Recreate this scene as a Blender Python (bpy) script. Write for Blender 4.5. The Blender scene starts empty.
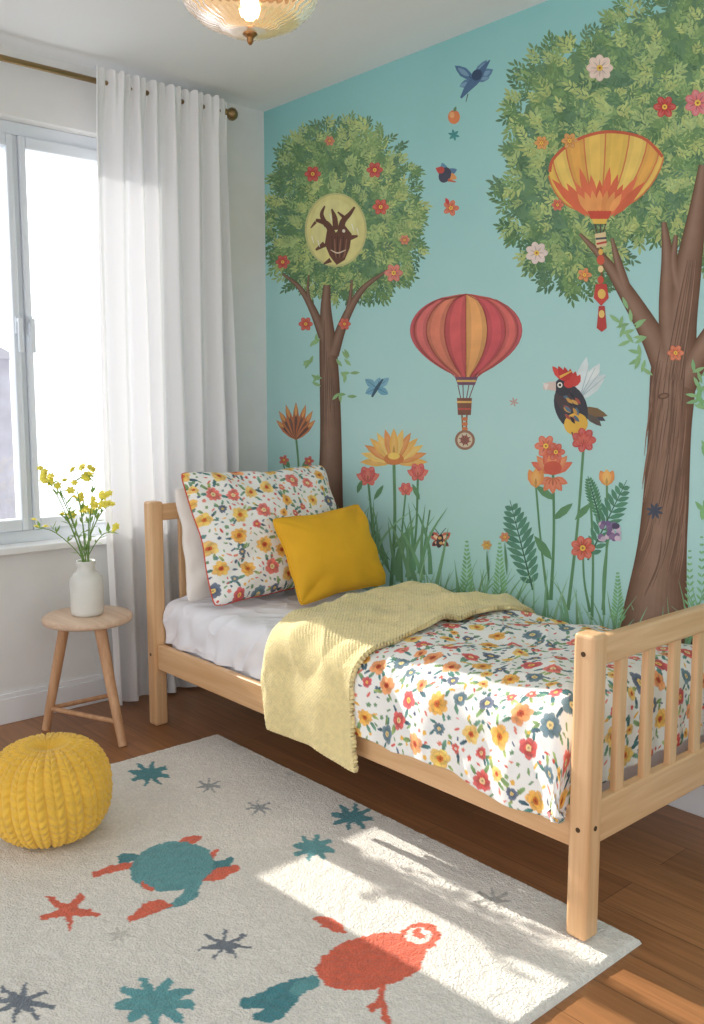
import bpy, bmesh, math, random
import numpy as np
from mathutils import Vector
random.seed(7)
COL = bpy.context.scene.collection
pi = math.pi

# ------------------------------------------------------------------ colour
def L(c):
    out = []
    for q in c[:3]:
        q = max(0, min(255, q)) / 255.0
        out.append(q / 12.92 if q <= 0.04045 else ((q + 0.055) / 1.055) ** 2.4)
    return (out[0], out[1], out[2], 1.0)
def jit(c, a):
    d = random.uniform(-a, a)
    return (c[0] + d + random.uniform(-a, a) * .3, c[1] + d, c[2] + d * .7)

# ------------------------------------------------------------------ camera geometry
FPX = 921.0
T = math.atan(112 / FPX)
CAM = (3.49, -2.56, 1.25)
YAW = math.radians(138.5)
FW = (math.cos(YAW), math.sin(YAW)); RT = (math.sin(YAW), -math.cos(YAW))
cT, sT = math.cos(T), math.sin(T)
def ray(u, v):
    k = (v - 512) / FPX; a = (u - 352) / FPX
    f = cT - sT * k; d = sT + cT * k
    return (f * FW[0] + a * RT[0], f * FW[1] + a * RT[1], -d, f)
def onwall(u, v):
    r = ray(u, v); t = -CAM[1] / r[1]
    return CAM[0] + t * r[0], CAM[2] + t * r[2]
def at(u, v, Z):
    r = ray(u, v); t = Z / r[3]
    return (CAM[0] + t * r[0], CAM[1] + t * r[1], CAM[2] + t * r[2])
def project(x, y, z):
    rx, ry, rz = x - CAM[0], y - CAM[1], z - CAM[2]
    Z = rx * FW[0] + ry * FW[1]; lat = rx * RT[0] + ry * RT[1]
    dep = Z * cT - rz * sT
    vv = -rz * cT - Z * sT
    return 352 + FPX * lat / dep, 512 + FPX * vv / dep

cd = bpy.data.cameras.new('camera'); cam = bpy.data.objects.new('camera', cd); COL.objects.link(cam)
cam.location = CAM; cam.rotation_euler = (pi / 2 - T, 0, YAW - pi / 2)
cd.sensor_fit = 'VERTICAL'; cd.sensor_height = 36; cd.lens = FPX / 1024 * 36; cd.clip_start = .02
bpy.context.scene.camera = cam

# ------------------------------------------------------------------ materials
def newmat(name):
    m = bpy.data.materials.new(name); m.use_nodes = True
    nt = m.node_tree; b = nt.nodes['Principled BSDF']
    return m, nt, b
def mat(name, col, rough=.5, metal=0, bump=0, bscale=50, var=0, vscale=8, sheen=0):
    m, nt, b = newmat(name)
    b.inputs['Base Color'].default_value = L(col); b.inputs['Roughness'].default_value = rough
    b.inputs['Metallic'].default_value = metal
    if sheen: b.inputs['Sheen Weight'].default_value = sheen
    tc = nt.nodes.new('ShaderNodeTexCoord')
    if var:
        n = nt.nodes.new('ShaderNodeTexNoise'); n.inputs['Scale'].default_value = vscale
        nt.links.new(tc.outputs['Object'], n.inputs['Vector'])
        r = nt.nodes.new('ShaderNodeValToRGB')
        r.color_ramp.elements[0].color = L([q * (1 - var) for q in col]); r.color_ramp.elements[1].color = L([q * (1 + var) for q in col])
        r.color_ramp.elements[0].position = .3; r.color_ramp.elements[1].position = .7
        nt.links.new(n.outputs['Fac'], r.inputs['Fac']); nt.links.new(r.outputs['Color'], b.inputs['Base Color'])
    if bump:
        n = nt.nodes.new('ShaderNodeTexNoise'); n.inputs['Scale'].default_value = bscale; n.inputs['Detail'].default_value = 4
        nt.links.new(tc.outputs['Object'], n.inputs['Vector'])
        bp = nt.nodes.new('ShaderNodeBump'); bp.inputs['Strength'].default_value = bump; bp.inputs['Distance'].default_value = .01
        nt.links.new(n.outputs['Fac'], bp.inputs['Height']); nt.links.new(bp.outputs['Normal'], b.inputs['Normal'])
    return m
def vmat(name, rough=.8, bump=0, bscale=200, var=.0, vscale=30, sheen=0):
    m, nt, b = newmat(name)
    b.inputs['Roughness'].default_value = rough
    if sheen: b.inputs['Sheen Weight'].default_value = sheen
    a = nt.nodes.new('ShaderNodeAttribute'); a.attribute_name = 'Col'
    tc = nt.nodes.new('ShaderNodeTexCoord')
    out = a.outputs['Color']
    if var:
        n = nt.nodes.new('ShaderNodeTexNoise'); n.inputs['Scale'].default_value = vscale; n.inputs['Detail'].default_value = 4
        nt.links.new(tc.outputs['Object'], n.inputs['Vector'])
        mr = nt.nodes.new('ShaderNodeMapRange'); mr.inputs['From Min'].default_value = .3; mr.inputs['From Max'].default_value = .7
        mr.inputs['To Min'].default_value = 1 - var; mr.inputs['To Max'].default_value = 1 + var
        nt.links.new(n.outputs['Fac'], mr.inputs['Value'])
        vm = nt.nodes.new('ShaderNodeVectorMath'); vm.operation = 'SCALE'
        nt.links.new(out, vm.inputs[0]); nt.links.new(mr.outputs['Result'], vm.inputs['Scale']); out = vm.outputs['Vector']
    nt.links.new(out, b.inputs['Base Color'])
    if bump:
        n = nt.nodes.new('ShaderNodeTexNoise'); n.inputs['Scale'].default_value = bscale; n.inputs['Detail'].default_value = 3
        nt.links.new(tc.outputs['Object'], n.inputs['Vector'])
        bp = nt.nodes.new('ShaderNodeBump'); bp.inputs['Strength'].default_value = bump; bp.inputs['Distance'].default_value = .01
        nt.links.new(n.outputs['Fac'], bp.inputs['Height']); nt.links.new(bp.outputs['Normal'], b.inputs['Normal'])
    return m
def woodmat(name, axis, c1, c2, rough=.45, k=1):
    m, nt, b = newmat(name)
    tc = nt.nodes.new('ShaderNodeTexCoord'); mp = nt.nodes.new('ShaderNodeMapping')
    s = [30 * k, 30 * k, 30 * k]; s[axis] = 1.6 * k
    mp.inputs['Scale'].default_value = s
    nt.links.new(tc.outputs['Object'], mp.inputs['Vector'])
    n = nt.nodes.new('ShaderNodeTexNoise'); n.inputs['Scale'].default_value = 1.3; n.inputs['Detail'].default_value = 6; n.inputs['Distortion'].default_value = .6
    nt.links.new(mp.outputs['Vector'], n.inputs['Vector'])
    r = nt.nodes.new('ShaderNodeValToRGB'); r.color_ramp.elements[0].color = L(c1); r.color_ramp.elements[1].color = L(c2)
    r.color_ramp.elements[0].position = .34; r.color_ramp.elements[1].position = .66
    nt.links.new(n.outputs['Fac'], r.inputs['Fac']); nt.links.new(r.outputs['Color'], b.inputs['Base Color'])
    b.inputs['Roughness'].default_value = rough
    return m
WX, WY, WZ = [woodmat('beech_%s' % 'xyz'[i], i, (214, 166, 118), (234, 193, 147)) for i in range(3)]
STOOLW = woodmat('stool_wood', 2, (188, 140, 100), (212, 166, 126))
STOOLT = woodmat('stool_top_wood', 0, (210, 176, 148), (228, 200, 174))
M_WHITE = mat('white_paint', (238, 239, 240), .45)
M_WALL = mat('wall_paint', (234, 234, 232), .85, bump=.03, bscale=120, var=.01)
M_CEIL = mat('ceiling_paint', (242, 244, 246), .9, bump=.02, bscale=100)
M_PVC = mat('window_pvc', (222, 228, 234), .3)
M_BRASS = mat('antique_brass', (146, 122, 84), .35, metal=.85)
M_GOLD = mat('lamp_bronze', (160, 114, 68), .3, metal=.85)
M_PAINT = vmat('mural_paint', .75, var=.09, vscale=16)
M_SHEET = mat('white_sheet', (242, 241, 246), .85, bump=.05, bscale=90)
M_PILW = mat('white_pillow_cotton', (246, 240, 233), .85, bump=.05, bscale=60)
M_FLORAL = vmat('floral_cotton', .85, bump=.08, bscale=70)
M_RUG = vmat('wool_rug', .95, bump=.7, bscale=190, var=.09, vscale=120, sheen=.2)
M_YEL = mat('mustard_cotton', (236, 178, 34), .8, bump=.08, bscale=160, var=.02)
M_POUF = mat('yellow_chunky_knit', (238, 190, 70), .95, bump=.3, bscale=220, var=.03, vscale=14, sheen=.3)
M_THROW = mat('pale_yellow_knit', (247, 227, 166), .95, bump=.5, bscale=180, var=.03, vscale=60, sheen=.3)
M_RED = mat('red_piping', (214, 86, 70), .7)
M_VASE = mat('cream_ceramic', (228, 227, 220), .25, var=.02)
M_STEM = mat('green_stem', (116, 150, 76), .6)
M_LEAF = mat('green_leaf', (138, 176, 88), .55, var=.08)
M_BLOOM = mat('yellow_bloom', (255, 238, 104), .6, var=.04, vscale=60)
M_DARK = mat('dark_bolt', (90, 70, 50), .4, metal=.6)

# mural sky wall
def skywall():
    m, nt, b = newmat('mural_sky_paint')
    tc = nt.nodes.new('ShaderNodeTexCoord'); sp = nt.nodes.new('ShaderNodeSeparateXYZ')
    nt.links.new(tc.outputs['Object'], sp.inputs[0])
    r = nt.nodes.new('ShaderNodeValToRGB'); mr = nt.nodes.new('ShaderNodeMapRange')
    mr.inputs['From Min'].default_value = 0; mr.inputs['From Max'].default_value = 2.53
    nt.links.new(sp.outputs['Z'], mr.inputs['Value']); nt.links.new(mr.outputs['Result'], r.inputs['Fac'])
    e = r.color_ramp.elements; e[0].color = L((166, 214, 209)); e[1].color = L((148, 206, 205)); e[1].position = 1
    q = e.new(.45); q.color = L((180, 219, 216))
    n = nt.nodes.new('ShaderNodeTexNoise'); n.inputs['Scale'].default_value = 2.2; n.inputs['Detail'].default_value = 3
    nt.links.new(tc.outputs['Object'], n.inputs['Vector'])
    mx = nt.nodes.new('ShaderNodeMix'); mx.data_type = 'RGBA'; mx.blend_type = 'SOFT_LIGHT'; mx.inputs['Factor'].default_value = .18
    nt.links.new(r.outputs['Color'], mx.inputs['A']); nt.links.new(n.outputs['Fac'], mx.inputs['B'])
    nt.links.new(mx.outputs['Result'], b.inputs['Base Color']); b.inputs['Roughness'].default_value = .75
    return m
M_SKY = skywall()
def floormat():
    m, nt, b = newmat('oak_floorboards')
    tc = nt.nodes.new('ShaderNodeTexCoord')
    br = nt.nodes.new('ShaderNodeTexBrick'); br.offset = .37
    br.inputs['Scale'].default_value = 1; br.inputs['Brick Width'].default_value = 1.5; br.inputs['Row Height'].default_value = .14
    br.inputs['Mortar Size'].default_value = .0010; br.inputs['Mortar Smooth'].default_value = .3; br.inputs['Bias'].default_value = 0
    br.inputs['Color1'].default_value = L((168, 116, 74)); br.inputs['Color2'].default_value = L((148, 98, 60)); br.inputs['Mortar'].default_value = L((88, 56, 34))
    nt.links.new(tc.outputs['Object'], br.inputs['Vector'])
    mp = nt.nodes.new('ShaderNodeMapping'); mp.inputs['Scale'].default_value = (1.5, 34, 10); nt.links.new(tc.outputs['Object'], mp.inputs['Vector'])
    n = nt.nodes.new('ShaderNodeTexNoise'); n.inputs['Scale'].default_value = 1.7; n.inputs['Detail'].default_value = 8; n.inputs['Roughness'].default_value = .65; n.inputs['Distortion'].default_value = .8; nt.links.new(mp.outputs['Vector'], n.inputs['Vector'])
    mr = nt.nodes.new('ShaderNodeMapRange'); mr.inputs['From Min'].default_value = .3; mr.inputs['From Max'].default_value = .7; mr.inputs['To Min'].default_value = .18; mr.inputs['To Max'].default_value = .72
    nt.links.new(n.outputs['Fac'], mr.inputs['Value'])
    mx = nt.nodes.new('ShaderNodeMix'); mx.data_type = 'RGBA'; mx.blend_type = 'OVERLAY'; mx.inputs['Factor'].default_value = .5
    nt.links.new(br.outputs['Color'], mx.inputs['A']); nt.links.new(mr.outputs['Result'], mx.inputs['B'])
    nt.links.new(mx.outputs['Result'], b.inputs['Base Color']); b.inputs['Roughness'].default_value = .34
    return m
M_FLOOR = floormat()
def curtainmat():
    m = bpy.data.materials.new('sheer_linen'); m.use_nodes = True; nt = m.node_tree; nt.nodes.clear()
    o = nt.nodes.new('ShaderNodeOutputMaterial'); d = nt.nodes.new('ShaderNodeBsdfDiffuse'); t = nt.nodes.new('ShaderNodeBsdfTranslucent')
    tr = nt.nodes.new('ShaderNodeBsdfTransparent'); a = nt.nodes.new('ShaderNodeMixShader'); c = nt.nodes.new('ShaderNodeMixShader')
    d.inputs['Color'].default_value = L((250, 249, 249)); t.inputs['Color'].default_value = L((230, 232, 238))
    a.inputs[0].default_value = .13; c.inputs[0].default_value = .015
    nt.links.new(d.outputs[0], a.inputs[1]); nt.links.new(t.outputs[0], a.inputs[2]); nt.links.new(a.outputs[0], c.inputs[1]); nt.links.new(tr.outputs[0], c.inputs[2])
    nt.links.new(c.outputs[0], o.inputs[0]); return m
M_CURT = curtainmat()
def glassmat():
    m = bpy.data.materials.new('window_glass'); m.use_nodes = True; nt = m.node_tree; nt.nodes.clear()
    o = nt.nodes.new('ShaderNodeOutputMaterial'); g = nt.nodes.new('ShaderNodeBsdfGlossy'); g.inputs['Roughness'].default_value = .02
    tr = nt.nodes.new('ShaderNodeBsdfTransparent'); a = nt.nodes.new('ShaderNodeMixShader'); a.inputs[0].default_value = .05
    nt.links.new(tr.outputs[0], a.inputs[1]); nt.links.new(g.outputs[0], a.inputs[2]); nt.links.new(a.outputs[0], o.inputs[0]); return m
M_GLASS = glassmat()
def lampglass():
    m, nt, b = newmat('ribbed_amber_glass')
    b.inputs['Base Color'].default_value = L((255, 230, 192)); b.inputs['Roughness'].default_value = .16; b.inputs['Transmission Weight'].default_value = .85
    b.inputs['IOR'].default_value = 1.15
    b.inputs['Emission Color'].default_value = L((255, 206, 150)); b.inputs['Emission Strength'].default_value = .18
    return m
M_LAMPG = lampglass()
def emis(name, col, s):
    m, nt, b = newmat(name); b.inputs['Base Color'].default_value = L(col)
    b.inputs['Emission Color'].default_value = L(col); b.inputs['Emission Strength'].default_value = s; return m
M_BULB = emis('warm_bulb', (255, 220, 160), 16)

# ------------------------------------------------------------------ mesh helpers
def tag(o, label=None, cat=None, group=None, kind=None):
    if label: o['label'] = label
    if cat: o['category'] = cat
    if group: o['group'] = group
    if kind: o['kind'] = kind
    return o
def thing(name, loc, label, cat, group=None):
    o = bpy.data.objects.new(name, None); COL.objects.link(o); o.location = loc; o.empty_display_size = .05
    return tag(o, label, cat, group)
def wloc(o):
    v = Vector(o.location)
    while o.parent: o = o.parent; v += Vector(o.location)
    return v
def mk(name, verts, faces, m, parent=None, smooth=False, cols=None, fcols=None, bevel=0, solid=0, sub=0):
    V = np.array(verts, dtype=float).reshape(-1, 3)
    lo, hi = V.min(0), V.max(0)
    org = np.array([(lo[0] + hi[0]) / 2, (lo[1] + hi[1]) / 2, lo[2]]) if parent is None else (lo + hi) / 2
    me = bpy.data.meshes.new(name)
    me.from_pydata((V - org).tolist(), [], faces if isinstance(faces, list) else faces.tolist())
    if smooth: me.polygons.foreach_set('use_smooth', [True] * len(me.polygons))
    if cols is not None:
        at_ = me.color_attributes.new('Col', 'FLOAT_COLOR', 'POINT')
        c4 = np.ones((len(V), 4)); c4[:, :3] = cols; at_.data.foreach_set('color', c4.ravel())
    if fcols is not None:
        at_ = me.color_attributes.new('Col', 'FLOAT_COLOR', 'CORNER'); arr = []
        for p, c in zip(me.polygons, fcols): arr += list(c) * p.loop_total
        at_.data.foreach_set('color', arr)
    me.materials.append(m); me.update()
    o = bpy.data.objects.new(name, me); COL.objects.link(o)
    if parent is not None:
        o.parent = parent; o.location = Vector(org.tolist()) - wloc(parent)
    else: o.location = org.tolist()
    if bevel:
        b = o.modifiers.new('bevel', 'BEVEL'); b.width = bevel; b.segments = 3; b.limit_method = 'ANGLE'
    if solid:
        s = o.modifiers.new('solid', 'SOLIDIFY'); s.thickness = solid; s.offset = -1
    if sub:
        s = o.modifiers.new('sub', 'SUBSURF'); s.levels = sub; s.render_levels = sub
    return o
class MB:
    def __init__(s): s.v = []; s.f = []
    def add(s, v, f):
        n = len(s.v); s.v += [tuple(q) for q in v]; s.f += [tuple(i + n for i in q) for q in f]; return s
    def box(s, x0, x1, y0, y1, z0, z1):
        return s.add([(x0, y0, z0), (x1, y0, z0), (x1, y1, z0), (x0, y1, z0), (x0, y0, z1), (x1, y0, z1), (x1, y1, z1), (x0, y1, z1)],
                     [(3, 2, 1, 0), (4, 5, 6, 7), (0, 1, 5, 4), (1, 2, 6, 5), (2, 3, 7, 6), (3, 0, 4, 7)])
    def tube(s, pts, rad, n=12, closed=False):
        pts = [Vector(p) for p in pts]; m = len(pts); rad = rad if isinstance(rad, (list, tuple)) else [rad] * m
        V = []; up = Vector((0, 0, 1))
        for i, p in enumerate(pts):
            a = pts[(i - 1) % m] if (closed or i > 0) else p; b = pts[(i + 1) % m] if (closed or i < m - 1) else p
            t = (b - a).normalized(); q = up if abs(t.dot(up)) < .95 else Vector((1, 0, 0))
            e1 = t.cross(q).normalized(); e2 = t.cross(e1).normalized()
            for k in range(n):
                an = 2 * pi * k / n; V.append(p + e1 * math.cos(an) * rad[i] + e2 * math.sin(an) * rad[i])
        Fa = []
        for i in range(m if closed else m - 1):
            j = (i + 1) % m
            for k in range(n): Fa.append((i * n + k, i * n + (k + 1) % n, j * n + (k + 1) % n, j * n + k))
        if not closed:
            Fa.append(tuple(range(n - 1, -1, -1))); Fa.append(tuple((m - 1) * n + k for k in range(n)))
        return s.add(V, Fa)
    def lathe(s, cx, cy, prof, n=48, rib=None, squash=1):
        V = []; Fa = []; m = len(prof)
        for (r, z) in prof:
            for k in range(n):
                an = 2 * pi * k / n; rr = r * (1 + (rib[1] * math.cos(rib[0] * an) if rib else 0))
                V.append((cx + rr * math.cos(an), cy + rr * math.sin(an), z))
        for i in range(m - 1):
            for k in range(n): Fa.append((i * n + k, i * n + (k + 1) % n, (i + 1) * n + (k + 1) % n, (i + 1) * n + k))
        return s.add(V, Fa)
    def ball(s, c, r, n=12, m=8, sz=1):
        V = [(c[0], c[1], c[2] + r * sz)]
        for i in range(1, m):
            ph = pi * i / m
            for k in range(n): V.append((c[0] + r * math.sin(ph) * math.cos(2 * pi * k / n), c[1] + r * math.sin(ph) * math.sin(2 * pi * k / n), c[2] + r * sz * math.cos(ph)))
        V.append((c[0], c[1], c[2] - r * sz)); Fa = []
        for k in range(n): Fa.append((0, 1 + k, 1 + (k + 1) % n))
        for i in range(m - 2):
            for k in range(n): a = 1 + i * n; Fa.append((a + k, a + n + k, a + n + (k + 1) % n, a + (k + 1) % n))
        a = 1 + (m - 2) * n
        for k in range(n): Fa.append((a + k, len(V) - 1, a + (k + 1) % n))
        return s.add(V, Fa)
    def go(s, name, m, parent=None, **k): return mk(name, s.v, s.f, m, parent, **k)
def gfaces(h, w, wrap=False):
    i, j = np.meshgrid(np.arange(h - 1), np.arange(w if wrap else w - 1), indexing='ij')
    j2 = (j + 1) % w
    return np.stack([i * w + j, i * w + j2, (i + 1) * w + j2, (i + 1) * w + j], -1).reshape(-1, 4)
def catmull(pts, n=8):
    P = [np.array(p, float) for p in pts]; P = [2 * P[0] - P[1]] + P + [2 * P[-1] - P[-2]]; out = []
    for i in range(1, len(P) - 2):
        for k in range(n):
            t = k / n; a, b, c, d = P[i - 1], P[i], P[i + 1], P[i + 2]
            out.append(.5 * ((2 * b) + (c - a) * t + (2 * a - 5 * b + 4 * c - d) * t * t + (3 * b - a - 3 * c + d) * t ** 3))
    out.append(P[-2]); return out
_tab = np.random.default_rng(3).random((256, 256))
def vn(x, y, seed=0):
    x = np.asarray(x, float) + seed * 17.3; y = np.asarray(y, float) + seed * 9.1
    xi = np.floor(x).astype(int); yi = np.floor(y).astype(int); fx = x - xi; fy = y - yi
    fx = fx * fx * (3 - 2 * fx); fy = fy * fy * (3 - 2 * fy)
    g = lambda a, b: _tab[a % 256, b % 256]
    return (g(xi, yi) * (1 - fx) + g(xi + 1, yi) * fx) * (1 - fy) + (g(xi, yi + 1) * (1 - fx) + g(xi + 1, yi + 1) * fx) * fy - .5

# ------------------------------------------------------------------ room shell
CE = 2.53; X1 = 4.7; Y1 = -4.5
wy0, wy1, wz0, wz1 = -1.44, -.50, .69, 2.29
def struct(o, label): return tag(o, label, None, None, 'structure')
struct(MB().box(-.15, X1, Y1, .12, -.1, 0).go('floor', M_FLOOR), 'honey brown wooden floorboards')
struct(MB().box(-.15, X1, Y1, .12, CE, CE + .1).go('ceiling', M_CEIL), 'plain white ceiling')
wall_left = struct(MB().box(-.15, 0, Y1, wy0, 0, CE).box(-.15, 0, wy1, 0, 0, CE).box(-.15, 0, wy0, wy1, 0, wz0).box(-.15, 0, wy0, wy1, wz1, CE).go('wall_left', M_WALL), 'plain off-white wall with the window')
wall_right = struct(MB().box(-.15, X1, 0, .12, 0, CE).go('wall_right', M_SKY), 'turquoise wall painted with a garden mural')
struct(MB().box(0, .016, Y1, -.016, 0, .10).box(0, .010, Y1, -.016, .10, .118).go('baseboard_left', M_WHITE, bevel=.003), 'white baseboard under the window')
struct(MB().box(0, X1, -.016, 0, 0, .10).box(0, X1, -.010, 0, .10, .118).go('baseboard_right', M_WHITE, bevel=.003), 'white baseboard under the mural')
# window
win = bpy.data.objects.new('window_1', None); COL.objects.link(win); win.location = (-.08, (wy0 + wy1) / 2, wz0); struct(win, 'white two-casement window beside the sheer curtain')
fx0, fx1 = -.12, -.06
MB().box(fx0, fx1, wy0, wy0 + .045, wz0, wz1).box(fx0, fx1, wy1 - .045, wy1, wz0, wz1).box(fx0, fx1, wy0 + .045, wy1 - .045, wz0, wz0 + .05).box(fx0, fx1, wy0 + .045, wy1 - .045, wz1 - .05, wz1).box(fx0, fx1, -1.131, -1.108, wz0 + .05, wz1 - .05).go('window_frame', M_PVC, win, bevel=.004)
for (a, b, hy) in ((-1.108, wy1 - .045, -1.096), (wy0 + .045, -1.131, -1.143)):
    z0, z1 = wz0 + .05, wz1 - .05; w = .046; wa = .026 if a > -1.2 else w; wb = .026 if b < -1.0 else w
    s = MB().box(-.105, -.045, a, a + wa, z0, z1).box(-.105, -.045, b - wb, b, z0, z1).box(-.105, -.045, a + wa, b - wb, z0, z0 + w).box(-.105, -.045, a + wa, b - wb, z1 - w, z1).go('casement', M_PVC, win, bevel=.006)
    MB().box(-.078, -.074, a + wa, b - wb, z0 + w, z1 - w).go('pane', M_GLASS, s)
    MB().box(-.045, -.035, hy - .010, hy + .010, 1.50, 1.57).box(-.035, -.012, hy - .008, hy + .008, 1.545, 1.56).box(-.022, -.010, hy - .009, hy + .009, 1.43, 1.56).go('handle', M_PVC, s, bevel=.003)
struct(MB().box(-.06, .045, wy0 - .03, wy1 + .03, wz0 - .025, wz0 + .003).go('trim_1', M_WHITE, bevel=.005), 'white window sill board')

# ------------------------------------------------------------------ outside
h = thing('neighbouring_house', (-13.5, -1.5, -3), 'pale house seen through the left window pane', 'house')
MB().box(-16, -11.4, -7, 3.25, -3, 1.9).go('house_wall', mat('pale_render', (196, 192, 202), .9, var=.05, vscale=3), h)
MB().add([(-16.2, -7.2, 1.9), (-11.2, -7.2, 1.9), (-11.2, 3.4, 1.9), (-16.2, 3.4, 1.9), (-13.7, -6, 3.2), (-13.7, 2.0, 3.2)], [(0, 1, 4), (1, 2, 5, 4), (2, 3, 5), (3, 0, 4, 5), (3, 2, 1, 0)]).go('roof', mat('grey_roof', (176, 172, 180), .9), h)
for z in (-1.6, .1):
    for y in (2.1, .4, -1.6, -3.6):
        f = MB().box(-11.42, -11.36, y, y + .75, z, z + 1.1).go('house_window', M_WHITE, h)
        MB().box(-11.37, -11.35, y + .08, y + .67, z + .08, z + 1.02).go('pane', mat('dim_pane', (140, 144, 160), .3), f)

# ------------------------------------------------------------------ mural (paint is laid in layers a few hundredths of a millimetre thick)
DZ = 4e-6
class Paint:
    def __init__(s, z0): s.v = []; s.f = []; s.c = []; s.z = z0
    def poly(s, pts, col, z=None):
        if z is None: s.z += DZ; z = s.z
        n = len(s.v); pz = z
        for p in pts:
            x, zz = onwall(p[0], p[1]); s.v.append((max(.002, x), -pz, zz))
        col = [col[0] * .89 + 20, col[1] * .89 + 22, col[2] * .89 + 21]
        s.f.append(tuple(range(n, n + len(pts)))); s.c.append(L(col))
    def ell(s, cx, cy, rx, ry, col, rot=0, n=24):
        c, q = math.cos(rot), math.sin(rot)
        s.poly([(cx + rx * math.cos(t) * c - ry * math.sin(t) * q, cy + rx * math.cos(t) * q + ry * math.sin(t) * c) for t in [2 * pi * i / n for i in range(n)]], col)
    def leaf(s, x, y, ln, w, a, col, z=None, mid=None):
        c, q = math.cos(a), math.sin(a)
        P = [(0, 0), (.25, .38), (.55, .5), (.82, .28), (1, 0), (.82, -.28), (.55, -.5), (.25, -.38)]
        s.poly([(x + p * ln * c - r * w * q, y + p * ln * q + r * w * c) for p, r in P], col, z)
        if mid: s.stroke([(x, y, w * .08), (x + ln * .9 * c, y + ln * .9 * q, .3)], mid)
    def blade(s, x, y, ln, w, a, bend, col):
        pts = []
        for t in (0, .33, .66, 1): pts.append((x + ln * t * math.cos(a + bend * t), y + ln * t * math.sin(a + bend * t), w * (1 - t) ** .7 + .2))
        s.stroke(pts, col, 3)
    def stroke(s, pts, col, n=6):
        C_ = catmull(pts, n); Lf = []; R = []
        for i, p in enumerate(C_):
            a = C_[max(0, i - 1)]; b = C_[min(len(C_) - 1, i + 1)]; d = (b - a)[:2]; d = d / (np.hypot(*d) + 1e-9); w = max(.2, p[2]) / 2
            Lf.append((p[0] - d[1] * w, p[1] + d[0] * w)); R.append((p[0] + d[1] * w, p[1] - d[0] * w))
        s.z += DZ
        for i in range(len(C_) - 1): s.poly([Lf[i], Lf[i + 1], R[i + 1], R[i]], col, s.z)
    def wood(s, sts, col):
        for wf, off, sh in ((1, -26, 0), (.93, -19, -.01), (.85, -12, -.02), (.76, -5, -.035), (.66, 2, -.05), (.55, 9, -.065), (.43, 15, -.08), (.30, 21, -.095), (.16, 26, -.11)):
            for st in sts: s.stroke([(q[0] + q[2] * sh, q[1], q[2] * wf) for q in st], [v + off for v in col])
    def flower(s, x, y, r, n, col, cc=(245, 200, 70), rot=0):
        s.ell(x, y, r * .55, r * .55, [q * .85 for q in col])
        for i in range(n):
            a = rot + 2 * pi * i / n
            s.ell(x + math.cos(a) * r * .58, y + math.sin(a) * r * .58, r * .46, r * .34, jit(col, 14), a, 12)
            s.ell(x + math.cos(a) * r * .66, y + math.sin(a) * r * .66, r * .34, r * .24, [q * .88 + 24 for q in col], a, 10)
            s.ell(x + math.cos(a) * r * .72, y + math.sin(a) * r * .72, r * .22, r * .15, [q * .8 + 46 for q in col], a, 10)
            s.stroke([(x + math.cos(a) * r * .2, y + math.sin(a) * r * .2, r * .12), (x + math.cos(a) * r * .7, y + math.sin(a) * r * .7, .3)], [q * .78 for q in col], 1)
        s.ell(x, y, r * .24, r * .24, cc, 0, 12); s.ell(x, y, r * .1, r * .1, (170, 90, 50), 0, 8)
    def fan(s, x, y, ln, w, n, a0, a1, cols):
        order = sorted(range(n), key=lambda i: -abs(i - (n - 1) / 2))
        for i in order:
            a = math.radians(a0 + (a1 - a0) * i / (n - 1)); c = cols[i % len(cols)]
            s.leaf(x, y, ln, w, a, jit(c, 8)); s.leaf(x, y, ln * .92, w * .75, a, [q * .92 + 16 for q in c]); s.leaf(x, y, ln * .8, w * .5, a, [q * .85 + 34 for q in c]); s.leaf(x, y, ln * .5, w * .3, a, [q * .82 for q in c])
    def star(s, x, y, r, n, col, w=.3):
        for i in range(n): s.leaf(x, y, r, r * w, 2 * pi * i / n + .3, col)
    def done(s, name, label=None):
        o = mk(name, s.v, s.f, M_PAINT, wall_right, fcols=s.c)
        if label: o['label'] = label
        return o
GR = [(78, 116, 80), (94, 132, 84), (112, 148, 90), (134, 166, 102), (162, 186, 118), (88, 126, 92), (180, 196, 118)]
def crown(p, ells, nspr, zb, size=1.0):
    for (cx, cy, rx, ry) in ells:
        pts = []
        for i in range(60):
            t = 2 * pi * i / 60; k = .82 + .05 * math.sin(7 * t) + random.uniform(-.04, .04)
            pts.append((cx + rx * k * math.cos(t), cy + ry * k * math.sin(t)))
        p.poly(pts, jit((100, 138, 98), 4))
    tot = sum(e[2] * e[3] for e in ells)
    for i in range(nspr):
        r = random.random() * tot
        for e in ells:
            r -= e[2] * e[3]
            if r <= 0: break
        t = random.uniform(0, 2 * pi); q = math.sqrt(random.random()) * 1.0
        x = e[0] + e[2] * q * math.cos(t); y = e[1] + e[3] * q * math.sin(t)
        a = t + random.uniform(-.9, .9); u = i / nspr
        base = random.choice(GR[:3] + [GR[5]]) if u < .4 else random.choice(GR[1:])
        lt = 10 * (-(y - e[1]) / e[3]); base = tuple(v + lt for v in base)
        zz = zb + .00006 + .0005 * u + random.uniform(0, .00002)
        ln = random.uniform(8, 12) * size
        ca, sa = math.cos(a), math.sin(a)
        for k in range(3):
            px_, py_ = x + ca * k * ln * .45, y + sa * k * ln * .45
            for sg in (-1, 1):
                p.leaf(px_, py_, ln * random.uniform(.8, 1.1), ln * .33, a + sg * random.uniform(.6, .95), jit(base, 12), zz + random.uniform(0, 4e-6))
        p.leaf(x + ca * ln * 1.2, y + sa * ln * 1.2, ln, ln * .33, a, jit(base, 12), zz + 5e-6)
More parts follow.
